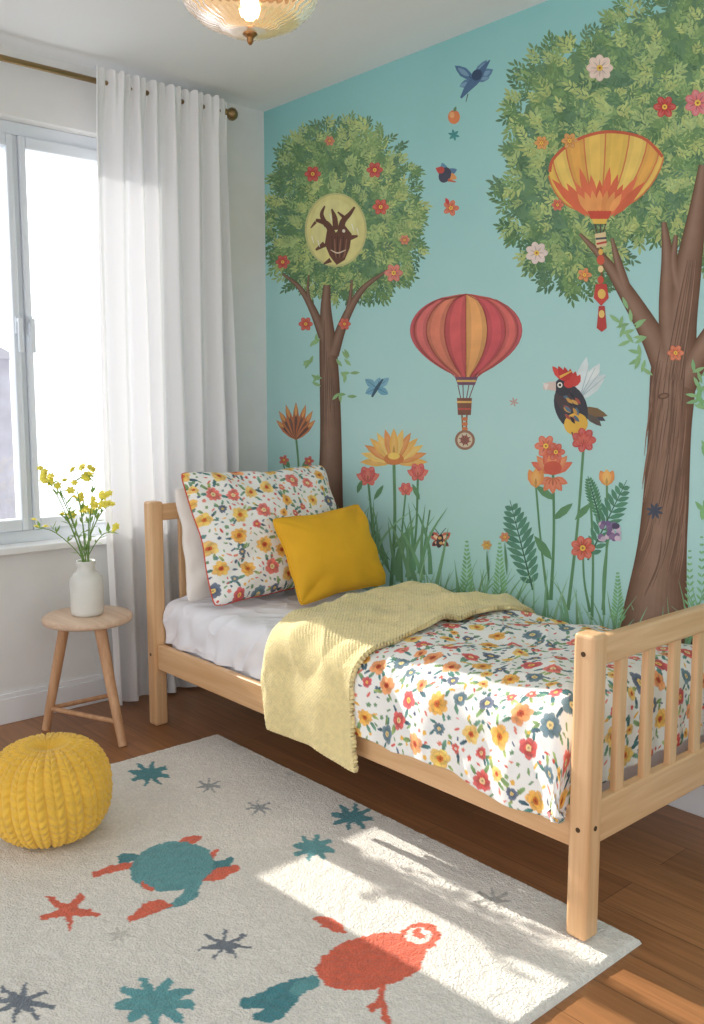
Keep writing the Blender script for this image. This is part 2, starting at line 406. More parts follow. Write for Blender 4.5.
# left tree
p = Paint(.0001)
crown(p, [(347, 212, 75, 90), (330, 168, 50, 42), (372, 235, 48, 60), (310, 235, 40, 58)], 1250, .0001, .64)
p.z = .0008
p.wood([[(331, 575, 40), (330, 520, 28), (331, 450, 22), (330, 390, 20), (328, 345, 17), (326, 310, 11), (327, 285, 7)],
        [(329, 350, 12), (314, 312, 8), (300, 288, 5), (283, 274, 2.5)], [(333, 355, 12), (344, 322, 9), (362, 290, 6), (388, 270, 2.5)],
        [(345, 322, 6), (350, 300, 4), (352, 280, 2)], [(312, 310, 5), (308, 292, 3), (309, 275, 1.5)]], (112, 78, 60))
for k in range(16):
    o = random.uniform(-8, 8); y0 = random.uniform(370, 500)
    p.stroke([(331 + o, y0, .4), (330 + o * .85, y0 - 30, 1.1), (329 + o * .7, y0 - 55, .3)], jit((92, 62, 50) if k % 2 else (134, 98, 78), 5))
for (x, y) in [(313, 343), (309, 360), (316, 380), (345, 362), (347, 378), (343, 395)]:
    for k in range(4): p.leaf(x + random.uniform(-5, 5), y + random.uniform(-6, 6), 10, 3.4, random.uniform(0, 6.28), jit((140, 182, 120), 10))
p.done('painted_tree', 'smaller painted tree with a round green crown at the left of the mural')
p = Paint(.0014)
for (x, y, r, c) in [(313, 174, 8, (206, 66, 60)), (375, 170, 8, (206, 66, 60)), (381, 207, 8, (214, 76, 62)), (283, 262, 7, (206, 70, 60)), (394, 273, 9, (226, 120, 104)), (306, 324, 7, (214, 80, 62)), (345, 324, 6, (214, 80, 62)), (330, 141, 5, (222, 120, 90)), (405, 240, 5, (222, 120, 90))]:
    p.flower(x, y, r, 6, c)
p.done('painted_blossoms')
# animal medallion
p = Paint(.0015)
p.ell(336, 230, 31, 37, (204, 198, 130), 0, 40); p.ell(336, 230, 29, 35, (226, 216, 138), 0, 40); p.ell(334, 226, 22, 27, (232, 224, 150), 0, 40)
DB = (98, 56, 42)
p.poly([(328, 226), (335, 234), (344, 224), (352, 234), (350, 248), (345, 260), (337, 265), (330, 256), (325, 244)], DB)
for st in ([(334, 236, 7), (327, 224, 6), (316, 220, 3)], [(341, 234, 7), (343, 222, 6), (350, 214, 4), (355, 207, 2)], [(327, 226, 5), (322, 215, 4), (325, 206, 1.5)],
           [(336, 230, 6), (335, 218, 5), (332, 209, 1.5)], [(346, 219, 4), (338, 212, 1.5)], [(325, 244, 6), (316, 250, 2)], [(349, 238, 6), (358, 236, 2)], [(331, 260, 5), (324, 264, 1.5)], [(316, 222, 3), (311, 228, 1.2)]): p.stroke(st, DB)
for k in range(6): p.stroke([(332 + k * 3, 236 + (k % 2) * 3, .8), (333 + k * 2.4, 248 + (k % 3) * 3, 1.4), (335 + k * 1.6, 258, .5)], jit((150, 100, 76) if k % 2 else (72, 40, 32), 6))
p.stroke([(331, 250, .8), (338, 253, 1.4), (346, 250, .8)], (226, 206, 178)); p.ell(344, 231, 1.6, 1.8, (236, 226, 204), 0, 10)
for (sx, sy) in ((312, 236), (318, 240), (352, 224), (357, 228), (330, 214)): p.stroke([(sx, sy, 1), (sx + 2, sy + 7, .6)], (245, 240, 225), 1)
p.done('painted_animal', 'brown antlered animal painted on a round yellow disc')
# right tree
p = Paint(.0001)
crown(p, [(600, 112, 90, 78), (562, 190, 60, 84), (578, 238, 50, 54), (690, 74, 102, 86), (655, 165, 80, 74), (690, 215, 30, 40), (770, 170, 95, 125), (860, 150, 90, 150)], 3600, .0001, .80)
p.z = .0008
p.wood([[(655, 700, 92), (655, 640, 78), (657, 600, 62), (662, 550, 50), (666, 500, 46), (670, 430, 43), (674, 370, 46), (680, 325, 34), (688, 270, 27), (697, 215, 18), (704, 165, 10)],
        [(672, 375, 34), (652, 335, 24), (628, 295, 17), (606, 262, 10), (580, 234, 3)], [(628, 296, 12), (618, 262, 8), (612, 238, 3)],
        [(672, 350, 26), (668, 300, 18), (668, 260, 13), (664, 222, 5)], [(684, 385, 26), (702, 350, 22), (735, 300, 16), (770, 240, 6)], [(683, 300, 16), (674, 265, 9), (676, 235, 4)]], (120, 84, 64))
for k in range(110):
    o = random.uniform(-19, 19); y0 = random.uniform(400, 605)
    w = 1 + max(0, (y0 - 540) / 160)
    p.stroke([(663 + o * w - (y0 - 450) * .05, y0, .4), (666 + o, y0 - 30, 1.2), (670 + o * .9, y0 - 60, .3)], jit((102, 70, 55) if k % 2 else (142, 104, 83), 6))
for k in range(20):
    o = random.uniform(-10, 10); p.stroke([(672 + o, 380, .5), (684 + o * .8, 310, 1.2), (692 + o * .5, 260, .3)], jit((102, 70, 55) if k % 2 else (142, 104, 83), 6))
p.ell(664, 396, 6, 3, (96, 64, 50), -.2); p.ell(664, 396, 4, 1.6, (134, 96, 74), -.2)
p.star(655, 511, 9, 8, (62, 66, 84), .35)
for (x, y) in [(625, 318), (632, 345), (640, 365), (702, 400), (698, 380), (628, 330)]:
    for k in range(5): p.leaf(x + random.uniform(-7, 7), y + random.uniform(-9, 9), 14, 4, random.uniform(0, 6.28), jit((138, 184, 124), 10))
p.done('painted_tree', 'larger painted tree with a thick brown trunk at the right of the mural')
p = Paint(.0015)
for (x, y, r, c, n) in [(600, 68, 13, (244, 214, 196), 8), (665, 107, 11, (208, 62, 56), 6), (698, 103, 13, (226, 112, 118), 7), (537, 253, 11, (240, 216, 206), 7), (570, 141, 8, (226, 150, 70), 6), (558, 205, 6, (220, 96, 70), 6), (676, 353, 8, (226, 110, 70), 6), (542, 143, 7, (228, 150, 70), 6), (585, 275, 7, (226, 130, 70), 5)]:
    p.flower(x, y, r, n, c)
p.done('painted_blossoms')
# balloons
def balloon(p, cx, top, bot, rx, cols, n=8):
    H = bot - top
    def prof(t):
        if t < .43: return rx * math.sqrt(max(0, 1 - ((t - .43) / .43) ** 2))
        return rx * max(.16, max(0, math.cos(min(1, (t - .43) / .57) * pi / 2)) ** .75)
    N = 24
    for i in range(n):
        c = cols[i % len(cols)]
        for m_ in range(4):
            a0, a1 = -1 + 2 * (i + m_ / 4) / n, -1 + 2 * (i + (m_ + 1) / 4) / n
            f = lambda a: math.sin(a * pi / 2)
            for k in range(N):
                t0, t1 = k / N, (k + 1) / N
                if k == 0: t0 = .002
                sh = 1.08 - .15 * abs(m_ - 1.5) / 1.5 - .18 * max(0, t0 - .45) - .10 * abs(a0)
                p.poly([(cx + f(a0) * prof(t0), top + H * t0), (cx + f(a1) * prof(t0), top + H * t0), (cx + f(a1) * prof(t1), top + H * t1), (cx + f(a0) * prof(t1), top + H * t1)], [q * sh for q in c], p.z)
        p.z += DZ
        p.stroke([(cx + f(a1) * prof(t / 14), top + H * t / 14, .8) for t in range(0, 15)], (176, 72, 64), 1)
p = Paint(.0004)
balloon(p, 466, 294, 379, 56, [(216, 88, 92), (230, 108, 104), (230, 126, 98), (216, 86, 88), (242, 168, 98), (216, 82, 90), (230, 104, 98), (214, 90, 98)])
p.poly([(455, 377), (478, 377), (475, 385), (458, 385)], (110, 70, 96)); p.stroke([(457, 381, 2), (476, 381, 2)], (220, 180, 90), 1)
for x in (458, 463, 469, 474): p.stroke([(x, 385, 1), (461 + (x - 458) * .5, 399, .8)], (110, 70, 70), 1)
p.poly([(457, 398), (472, 398), (471, 415), (458, 415)], (126, 78, 62)); p.stroke([(457, 402, 2), (472, 402, 2)], (226, 180, 96), 1); p.stroke([(458, 409, 1.6), (471, 409, 1.6)], (196, 80, 70), 1)
p.stroke([(462, 415, 1.5), (463, 432, 1.5)], (140, 90, 60), 1); p.stroke([(467, 415, 1.5), (466, 432, 1.5)], (140, 90, 60), 1)
for y in (419, 424, 429): p.ell(465, y, 3, 2, (214, 120, 70), 0, 10)
p.ell(465, 440, 10, 10, (150, 106, 84)); p.ell(465, 440, 7.5, 7.5, (214, 196, 170)); p.ell(465, 440, 4.5, 4.5, (170, 90, 80)); p.star(465, 440, 7, 8, (120, 80, 70), .2)
p.done('painted_balloon', 'red striped hot-air balloon painted at the middle of the mural')
p = Paint(.0017)
YL = (240, 194, 84)
pts_top = [(549, 176), (553, 160), (566, 146), (584, 136), (606, 131), (630, 133), (648, 140), (660, 150), (664, 158)]
ct = catmull(pts_top, 4); n = len(ct) - 1
for i in range(n):
    c = [YL, (246, 206, 100), (236, 170, 76), (244, 198, 92)][(i // 4) % 4]; c = [v * (1.03 - .05 * abs((i % 4) - 1.5)) for v in c]
    a, b = ct[i], ct[i + 1]; ea = (588 + 24 * i / n, 212); eb = (588 + 24 * (i + 1) / n, 212)
    for k in range(10):
        def q(P_, E, t): 
            bul = math.sin(t * pi) * 9
            return (P_[0] + (E[0] - P_[0]) * (t ** 1.35), P_[1] + (E[1] - P_[1]) * t + bul)
        p.poly([q(a, ea, k / 10), q(b, eb, k / 10), q(b, eb, (k + 1) / 10), q(a, ea, (k + 1) / 10)], c, p.z)
p.z += DZ
for i in range(0, n + 1, 4):
    a = ct[i]; e = (588 + 24 * i / n, 212)
    p.stroke([(a[0] + (e[0] - a[0]) * (t ** 1.35), a[1] + (e[1] - a[1]) * t + math.sin(t * pi) * 9, 1.4) for t in [j / 8 for j in range(9)]], (216, 116, 66), 1)
for i in range(11): p.leaf(600 + (i - 5) * 2.6, 217, 44 + 8 * math.cos(i * 2), 9, math.radians(270 + (i - 5) * 8.5), jit((228, 104, 66), 12))
for i in range(7): p.leaf(600 + (i - 3) * 3, 214, 24, 7, math.radians(270 + (i - 3) * 11), jit((236, 150, 80), 12))
p.stroke([(550, 172, 3), (553, 160, 3), (566, 147, 3), (584, 137, 3), (606, 132, 3), (630, 134, 3), (648, 141, 3), (663, 157, 3)], (206, 88, 58), 3)
p.poly([(588, 211), (612, 211), (609, 219), (591, 219)], (206, 70, 50)); p.poly([(592, 219), (608, 219), (606, 224), (594, 224)], (236, 190, 80))
for x in (595, 601, 606): p.stroke([(x, 224, 1), (600 + (x - 600) * .4, 236, 1)], (90, 60, 50), 1)
p.poly([(595, 234), (606, 232), (607, 246), (597, 248)], (226, 200, 150)); p.stroke([(596, 239, 2), (607, 238, 2)], (60, 70, 80), 1); p.stroke([(597, 244, 2), (607, 242, 2)], (190, 60, 50), 1)
p.stroke([(601, 247, 2), (602, 276, 2)], (130, 80, 50), 1)
for (y, r, c) in [(252, 3, (236, 180, 80)), (260, 5, (212, 84, 60)), (269, 3.5, (240, 210, 150)), (280, 4, (214, 80, 60))]: p.ell(601, y, r * .8, r, c, 0, 12)
p.poly([(596, 284), (607, 284), (609, 298), (601.5, 306), (594, 298)], (204, 64, 56)); p.ell(602, 294, 4, 5, (236, 190, 90), 0, 12)
p.poly([(599, 306), (605, 306), (607, 328), (602, 332), (597, 328)], (186, 56, 52)); p.ell(602, 314, 3, 4, (240, 200, 110), 0, 10)
p.done('painted_balloon', 'yellow fluted balloon with orange flames painted over the large tree')
# insects and small birds
p = Paint(.0004)
BL = (66, 100, 140)
for a, l_, w in ((-2.5, 24, 10), (-.5, 22, 11), (-1.0, 24, 9), (2.7, 16, 8), (-.15, 16, 7)):
    p.leaf(474, 80, l_, w, a, jit((80, 118, 158), 14), None, (40, 60, 90)); p.leaf(474 + 6 * math.cos(a), 80 + 6 * math.sin(a), l_ * .6, w * .5, a, (120, 158, 190))
p.stroke([(461, 98, 2), (468, 88, 7), (476, 79, 9), (484, 68, 5), (490, 60, 1)], BL); p.ell(477, 75, 5, 6, (44, 66, 100), .6)
p.stroke([(468, 94, 1), (466, 102, .6)], (60, 60, 60), 1)
p.done('painted_bird', 'blue winged creature painted near the top of the mural')
p = Paint(.0004)
p.ell(454, 117, 6, 7, (228, 128, 74)); p.ell(452, 115, 2.5, 3, (240, 170, 110)); p.leaf(454, 112, 6, 3, -1.2, (90, 130, 90))
p.done('painted_berry'); p = Paint(.0004)
p.star(454, 135, 6, 6, (60, 140, 140), .45); p.done('painted_star'); p = Paint(.0004)
for a, c in ((-2.6, (206, 80, 70)), (-1.9, (90, 140, 170)), (-.4, (80, 120, 160)), (.4, (226, 150, 80))): p.leaf(446, 174, 12, 7, a, c)
p.ell(445, 175, 6, 8, (60, 60, 80), .4); p.ell(441, 170, 3.5, 3.5, (196, 70, 60)); p.stroke([(448, 180, 3), (456, 182, 1)], (200, 90, 60), 1)
p.done('painted_bird', 'tiny dark bird with red head painted below the star')
p = Paint(.0004); p.flower(451, 208, 8, 5, (222, 104, 70)); p.leaf(449, 205, 8, 4, -2, (206, 60, 60)); p.done('painted_blossom')
p = Paint(.0004)
for a, l_ in ((-2.5, 15), (-.7, 16), (2.7, 13), (.5, 13), (-1.3, 11)): p.leaf(377, 388, l_, 8, a, jit((116, 172, 196), 12), None, (60, 100, 130))
p.stroke([(372, 397, 2), (377, 388, 3.5), (383, 379, 1.5)], (50, 80, 100)); p.done('painted_butterfly', 'small blue butterfly painted beside the small tree')
p = Paint(.0004); p.star(514, 402, 5, 6, (200, 150, 140), .3); p.done('painted_star')
# large bird
p = Paint(.0004)
p.leaf(580, 398, 40, 14, -1.05, (232, 240, 240)); p.leaf(578, 400, 38, 13, -.75, (214, 226, 228)); p.leaf(578, 396, 40, 12, -1.35, (222, 234, 236))
for a in (-1.3, -1.1, -.9, -.7): p.stroke([(580, 398, 1.2), (580 + 34 * math.cos(a), 398 + 34 * math.sin(a), .4)], (170, 190, 198), 1)
for a, c in ((.5, (60, 60, 74)), (.75, (86, 76, 70)), (.3, (120, 90, 60))): p.leaf(582, 408, 27, 9, a, c)
p.ell(571, 407, 16, 24, (52, 50, 60), -.35); p.ell(576, 424, 12, 11, (232, 178, 66), -.3); p.ell(565, 398, 9, 15, (70, 56, 60), -.3)
for k in range(18): p.leaf(564 + random.uniform(-3, 12), 390 + random.uniform(0, 28), 9, 3.4, random.uniform(.6, 1.3), jit([(206, 150, 70), (80, 110, 130), (160, 70, 60), (40, 40, 52)][k % 4], 8))
p.ell(563, 387, 8.5, 9, (50, 48, 58)); p.ell(560, 385, 2.6, 2.8, (248, 244, 230)); p.ell(560, 385, 1.3, 1.4, (20, 20, 20))
p.poly([(556, 381), (556, 391), (543, 389), (544, 383)], (226, 200, 190)); p.poly([(543, 383), (549, 384), (546, 391)], (240, 226, 220))
for i in range(6): p.leaf(564 + i * 2.0, 381 + i * 1.2, 19 - i, 7, math.radians(232 + i * 13), jit((206, 56, 52), 14))
p.ell(569, 384, 5, 4, (206, 56, 52)); p.stroke([(560, 377, 2.5), (566, 374, 2), (572, 371, 1)], (236, 176, 70))
p.stroke([(572, 432, 1.6), (574, 440, 1)], (90, 70, 50), 1)
p.done('painted_bird', 'large dark bird with red crest painted right of the balloon')
# flowers along the bottom
GS = (90, 140, 94)
def stems(p, lst):
    for (x0, y0, x1, y1, w) in lst: p.stroke([(x0, y0, w), ((x0 + x1) / 2 + random.uniform(-3, 3), (y0 + y1) / 2, w), (x1, y1, w + 1)], jit(GS, 8))
p = Paint(.0004)
stems(p, [(296, 436, 297, 500, 2), (283, 462, 286, 500, 1.5), (309, 463, 306, 500, 1.5)])
for (a_, l_) in [(-2.35, 28), (-2.1, 34), (-1.85, 37), (-1.57, 38), (-1.3, 37), (-1.05, 34), (-.8, 28)]:
    p.leaf(296, 440, l_, 7, a_, jit((196, 112, 70), 12)); p.leaf(296, 440, l_ * .9, 3, a_, jit((110, 72, 60), 8)); p.leaf(296 + l_ * .6 * math.cos(a_), 440 + l_ * .6 * math.sin(a_), l_ * .35, 3, a_, (226, 156, 86))
p.leaf(290, 468, 13, 6, -2.2, GS); p.leaf(302, 468, 13, 6, -.8, GS); p.flower(284, 460, 5, 5, (214, 90, 70)); p.flower(309, 461, 5, 5, (206, 80, 70)); p.leaf(297, 475, 12, 5, -2.6, (110, 160, 96))
p.done('painted_flower', 'small brown and orange lotus painted left of the small trunk')
p = Paint(.0006)
stems(p, [(394, 460, 391, 590, 3)])
for (x, y, a, l_) in [(391, 575, -1.95, 60), (391, 580, -1.25, 56), (390, 560, -2.4, 34), (392, 550, -.8, 34)]: p.leaf(x, y, l_, 7, a, jit((104, 156, 108), 10), None, (78, 126, 88))
p.fan(394, 462, 34, 9, 13, 180, 360, [(240, 180, 84), (246, 202, 104), (232, 146, 76)]); p.ell(394, 459, 10, 6, (214, 124, 66)); p.ell(394, 456, 6, 3.5, (244, 206, 100))
p.done('painted_flower', 'large yellow fan-shaped flower painted above the mustard cushion')
p = Paint(.0005)
stems(p, [(368, 478, 378, 580, 2.2), (418, 476, 408, 590, 2.2), (406, 490, 402, 590, 1.8), (430, 510, 420, 590, 1.5)])
for (x, y, r) in [(368, 476, 12), (418, 472, 11), (406, 489, 8)]:
    p.flower(x, y, r * .85, 6, (220, 90, 82)); p.fan(x, y + r * .5, r * 1.2, r * .55, 5, 215, 325, [(226, 108, 92), (212, 80, 78)])
for k in range(20):
    x = random.uniform(362, 438); p.blade(x, random.uniform(570, 592), random.uniform(40, 80), 4.2, random.uniform(-1.9, -1.25), random.uniform(-.3, .3), jit((108, 160, 114), 14))
p.leaf(362, 480, 14, 5, 1.9, GS); p.leaf(374, 500, 18, 5, -1, GS); p.leaf(420, 500, 18, 5, -2, GS)
p.done('painted_flower', 'cluster of red blossoms painted around the yellow fan flower')
p = Paint(.0009)
for (a, l_, w_, c) in ((-2.5, 13, 8, (206, 96, 80)), (-.6, 13, 8, (214, 110, 84)), (2.5, 10, 6, (150, 70, 66)), (.6, 11, 6, (160, 80, 70))):
    p.leaf(440, 540, l_, w_, a, c); p.leaf(440, 540, l_ * .7, w_ * .4, a, (240, 206, 170)); p.ell(440 + l_ * .7 * math.cos(a), 540 + l_ * .7 * math.sin(a), 1.4, 1.4, (50, 44, 54), 0, 8)
p.ell(440, 541, 3.4, 7, (60, 48, 56), .2); p.ell(440, 538, 1.8, 1.5, (226, 170, 90)); p.ell(441, 543, 1.8, 1.5, (226, 170, 90)); p.stroke([(439, 534, .8), (434, 527, .5)], (40, 40, 40), 1); p.stroke([(441, 534, .8), (446, 528, .5)], (40, 40, 40), 1)
p.done('painted_insect', 'small patterned butterfly painted over the grass behind the blanket')
p = Paint(.0005)
stems(p, [(553, 466, 551, 600, 2.6), (536, 486, 548, 600, 2), (584, 442, 568, 610, 2.6), (607, 480, 603, 610, 2.2), (590, 488, 592, 620, 2.2), (583, 550, 590, 612, 2), (609, 535, 604, 615, 2)])
def feather(x0, y0, x1, y1, w, col):
    n = 12; dx, dy = x1 - x0, y1 - y0; a = math.atan2(dy, dx)
    for i in range(n):
        t = .08 + .88 * i / n; ww = w * math.sin(pi * min(1, .15 + t * .8)); 
        for sg in (-1, 1): p.leaf(x0 + dx * t, y0 + dy * t, ww, w * .28, a + sg * .85, jit(col, 7))
    p.stroke([(x0, y0, 2), (x1, y1, .6)], (60, 102, 78), 2)
feather(533, 590, 510, 500, 20, (78, 132, 108)); feather(588, 560, 627, 480, 18, (80, 136, 106)); feather(600, 520, 588, 476, 10, (80, 136, 96))
p.leaf(555, 500, 24, 8, -2.5, GS); p.leaf(553, 520, 26, 8, -.7, GS); p.leaf(575, 520, 24, 7, -.8, GS); p.leaf(552, 560, 30, 9, -2.2, GS)
p.fan(552, 474, 24, 9, 7, 210, 330, [(222, 98, 70), (232, 136, 84)]); p.flower(546, 446, 11, 6, (226, 110, 80)); p.flower(556, 452, 9, 6, (216, 90, 68)); p.ell(553, 468, 9, 7, (210, 84, 64)); p.fan(553, 478, 16, 8, 5, 20, 160, [(226, 116, 78)])
p.fan(536, 488, 20, 9, 3, 250, 290, [(236, 144, 68), (240, 168, 84)])
p.flower(584, 440, 12, 7, (206, 70, 64)); p.fan(584, 444, 11, 6, 5, 200, 340, [(214, 84, 70)])
p.fan(607, 486, 17, 9, 3, 248, 292, [(236, 144, 68), (244, 180, 88)])
p.flower(583, 548, 12, 7, (222, 92, 70))
for k in range(26): p.ell(609 + random.uniform(-10, 10), 532 + random.uniform(-9, 8), 2.8, 2.8, jit((128, 100, 144) if k % 3 else (206, 180, 200), 14), 0, 10)
p.ell(616, 526, 4, 3, (70, 60, 90))
p.done('painted_flower', 'group of tall red and orange flowers painted left of the large trunk')
p = Paint(.0002)
GG = [(120, 174, 132), (136, 188, 146), (150, 198, 156), (122, 168, 120)]
for k in range(300):
    x = random.uniform(340, 900)
    if x < 640 and random.random() < .35: x = random.choice([458, 478, 505, 560, 620]) + random.uniform(-12, 12)
    base = 604 + .17 * (x - 385) + random.uniform(0, 14)
    if x < 385: base = 560
    p.blade(x, base, random.uniform(24, 66) * (1.5 if x > 680 else 1), random.uniform(2.0, 3.8), random.uniform(-1.95, -1.2), random.uniform(-.5, .5), jit(random.choice(GG), 8))
for (x, yb, yt) in [(467, 600, 538), (500, 600, 540), (690, 640, 545), (702, 640, 530), (618, 625, 570), (722, 640, 550)]:
    for i in range(14):
        t = i / 14; y = yb + (yt - yb) * t
        for sg in (-1, 1): p.leaf(x, y, 12 * (1.1 - t), 2.2, -pi / 2 + sg * .7, jit((128, 186, 126), 8))
for (x, y) in ((699, 400), (704, 455), (702, 515)):
    for k in range(5): p.leaf(x + random.uniform(-3, 8), y + random.uniform(-8, 8), 15, 4.5, random.uniform(-2.4, -.6), jit((126, 180, 116), 10))
p.flower(487, 545, 5, 6, (216, 160, 80)); p.flower(505, 537, 5, 6, (216, 130, 80)); p.leaf(487, 550, 34, 2.5, 1.5, GS); p.leaf(505, 542, 34, 2.5, 1.5, GS)
p.done('painted_grass', 'painted tufts of grass along the foot of the mural')

# ------------------------------------------------------------------ floral painting on cloth
def floral(U, V, bounds, seed, scale=1.0, gap=.009, bg=(248, 246, 241)):
    rnd = random.Random(seed); n = U.size; U = U.ravel(); V = V.ravel(); bgl = np.array(L(bg)[:3]); C_ = np.tile(bgl, (n, 1))
    c3 = lambda c: np.array(L(c)[:3])
    pts = []; u0, u1, v0, v1 = bounds
    for k in range(9000):
        a, b = rnd.uniform(u0, u1), rnd.uniform(v0, v1); big = k < 2600
        r = (rnd.uniform(.024, .032) if k < 500 else rnd.uniform(.014, .022)) * scale if big else rnd.uniform(.005, .009) * scale
        g = gap if big else .004
        if all((a - q[0]) ** 2 + (b - q[1]) ** 2 > (r + q[2] + g) ** 2 for q in pts): pts.append((a, b, r, big))
    def sel(a, b, r): 
        return np.nonzero((np.abs(U - a) < r) & (np.abs(V - b) < r))[0]
    greens = [(88, 140, 132), (134, 164, 108), (78, 120, 122), (164, 182, 112), (74, 104, 116), (114, 156, 132)]
    for (a, b, r, big) in pts:
        if not big: continue
        for k in range(rnd.choice([2, 3, 4])):
            an = rnd.uniform(0, 2 * pi); ca, sa = math.cos(an), math.sin(an); ln = rnd.uniform(.010, .017)
            cx, cy = a + ca * (r + ln * .6), b + sa * (r + ln * .6); ix = sel(cx, cy, ln * 1.1)
            dx, dy = U[ix] - cx, V[ix] - cy; an += rnd.uniform(-.6, .6); ca, sa = math.cos(an), math.sin(an); p1 = dx * ca + dy * sa; p2 = -dx * sa + dy * ca
            m_ = (p1 / ln) ** 2 + (p2 / (ln * .36)) ** 2 < 1; g_ = c3(rnd.choice(greens)); C_[ix[m_]] = g_ * (1 + .35 * (p1[m_] / ln))[:, None]
    palette = [((218, 72, 66), (250, 216, 160)), ((242, 176, 58), (206, 106, 50)), ((230, 106, 92), (250, 228, 170)), ((244, 198, 88), (220, 116, 56)), ((212, 66, 70), (250, 200, 110)), ((84, 118, 132), (240, 212, 150)), ((238, 152, 84), (190, 80, 52)), ((222, 84, 70), (252, 238, 224)), ((244, 186, 70), (200, 86, 54)), ((242, 196, 98), (216, 100, 60)), ((76, 92, 120), (246, 214, 130))]
    for (a, b, r, big) in pts:
        if big:
            pc, cc = rnd.choice(palette); npet = rnd.choice([5, 6, 7, 9]); ph = rnd.uniform(0, 6.28); ix = sel(a, b, r * 1.08)
            dx, dy = U[ix] - a, V[ix] - b; rr = np.hypot(dx, dy); th = np.arctan2(dy, dx) + ph
            style = rnd.random()
            R = r * (.76 + .22 * np.abs(np.cos(npet * th / 2)) ** .7) * (1 + .09 * np.sin(3 * th + ph)); m_ = rr < R
            sh = (.88 + .30 * (rr / r) + .16 * np.sin(th * 2 + ph) + .12 * np.sin(rr / r * 9 + th * 3))[:, None] * np.ones((1, 3)); edge = (np.abs(np.sin(npet * th / 2)) > .975) & (rr > r * .3)
            col = c3(pc)[None, :] * sh; col[edge] *= .76
            if style < .4:
                sp_ = np.sin(rr / r * 16 + th * 1.0) > .72; col[sp_] *= .80
            wash = (.03 + .14 * (rr / r) ** 2)[:, None]; col = col * (1 - wash) + bgl * wash
            C_[ix[m_]] = col[m_]
            m2 = (rr < r * .30); C_[ix[m2]] = c3(cc); m3 = rr < r * .12; C_[ix[m3]] = c3(cc) * .5
        else:
            c = rnd.choice([(222, 96, 82), (244, 190, 88), (106, 146, 140), (92, 108, 132), (140, 168, 116), (234, 140, 120), (124, 158, 120)])
            an = rnd.uniform(0, 2 * pi); ca, sa = math.cos(an), math.sin(an); ix = sel(a, b, r * 1.3); dx, dy = U[ix] - a, V[ix] - b
            if rnd.random() < .6:
                p1 = dx * ca + dy * sa; p2 = -dx * sa + dy * ca; m_ = (p1 / (r * 1.2)) ** 2 + (p2 / (r * .42)) ** 2 < 1
            else:
                rr = np.hypot(dx, dy); th = np.arctan2(dy, dx); m_ = rr < r * (.6 + .35 * np.abs(np.cos(2.5 * th + an)))
            C_[ix[m_]] = c3(c)
    return np.clip(C_, 0, 1)

# ------------------------------------------------------------------ bed
BX0, BX1 = .40, 2.34; YN, YF = -.83, -.05
bed = thing('bed', ((BX0 + BX1) / 2, (YN + YF) / 2, 0), 'light beech wooden child bed with slatted head and foot boards along the mural', 'bed')
pw = .0275
for (x, y, z0, z1, nm) in ((BX0, YN, 0, .87, 'head_post'), (BX0, YF, 0, .87, 'head_post'), (BX1, YN, .017, .735, 'foot_post'), (BX1, YF, 0, .735, 'foot_post')):
    MB().box(x - pw, x + pw, y - pw, y + pw, z0, z1).go(nm, WZ, bed, bevel=.009)
for y in (YN, YF): MB().box(BX0 + pw, BX1 - pw, y - .014, y + .012, .225, .322).go('side_rail', WX, bed, bevel=.005)
hb = MB().box(BX0 - .014, BX0 + .014, YN + pw, YF - pw, .795, .858).go('headboard_top_rail', WY, bed, bevel=.007)
MB().box(BX0 - .014, BX0 + .014, YN + pw, YF - pw, .235, .335).go('headboard_lower_rail', WY, bed, bevel=.005)
MB().box(BX1 - .016, BX1 + .016, YN + pw, YF - pw, .655, .722).go('footboard_top_rail', WY, bed, bevel=.007)
MB().box(BX1 - .014, BX1 + .014, YN + pw, YF - pw, .232, .335).go('footboard_lower_rail', WY, bed, bevel=.005)
for i in range(6):
    y = -.705 + .121 * i
    MB().box(BX0 - .009, BX0 + .009, y - .018, y + .018, .33, .80).go('headboard_slat', WZ, bed, bevel=.004)
    MB().box(BX1 - .009, BX1 + .009, y - .018, y + .018, .33, .66).go('footboard_slat', WZ, bed, bevel=.004)
for (x, z) in ((BX1, .28), (BX1, .69), (BX0, .28)):
    MB().tube([(x, YN - pw - .001, z), (x, YN - pw + .004, z)], .006, 14).go('bolt', M_DARK, bed)
MB().tube([(BX1 + pw - .004, YN, .285), (BX1 + pw + .001, YN, .285)], .006, 14).go('bolt', M_DARK, bed)

def section(pts, step=.002):
    P = np.array(pts, float)
    for _ in range(3):
        Q = [P[0]]
        for i in range(len(P) - 1): Q += [P[i] * .75 + P[i + 1] * .25, P[i] * .25 + P[i + 1] * .75]
        Q.append(P[-1]); P = np.array(Q)
    s = np.concatenate([[0], np.cumsum(np.hypot(*np.diff(P, axis=0).T))]); return s, P
def secpos(sec, s):
    S, P = sec; return np.interp(s, S, P[:, 0]), np.interp(s, S, P[:, 1])
def secnorm(sec, s):
    a = secpos(sec, s - .006); b = secpos(sec, s + .006); dy, dz = b[0] - a[0], b[1] - a[1]; l_ = np.hypot(dy, dz) + 1e-9
    return dz / l_, -dy / l_
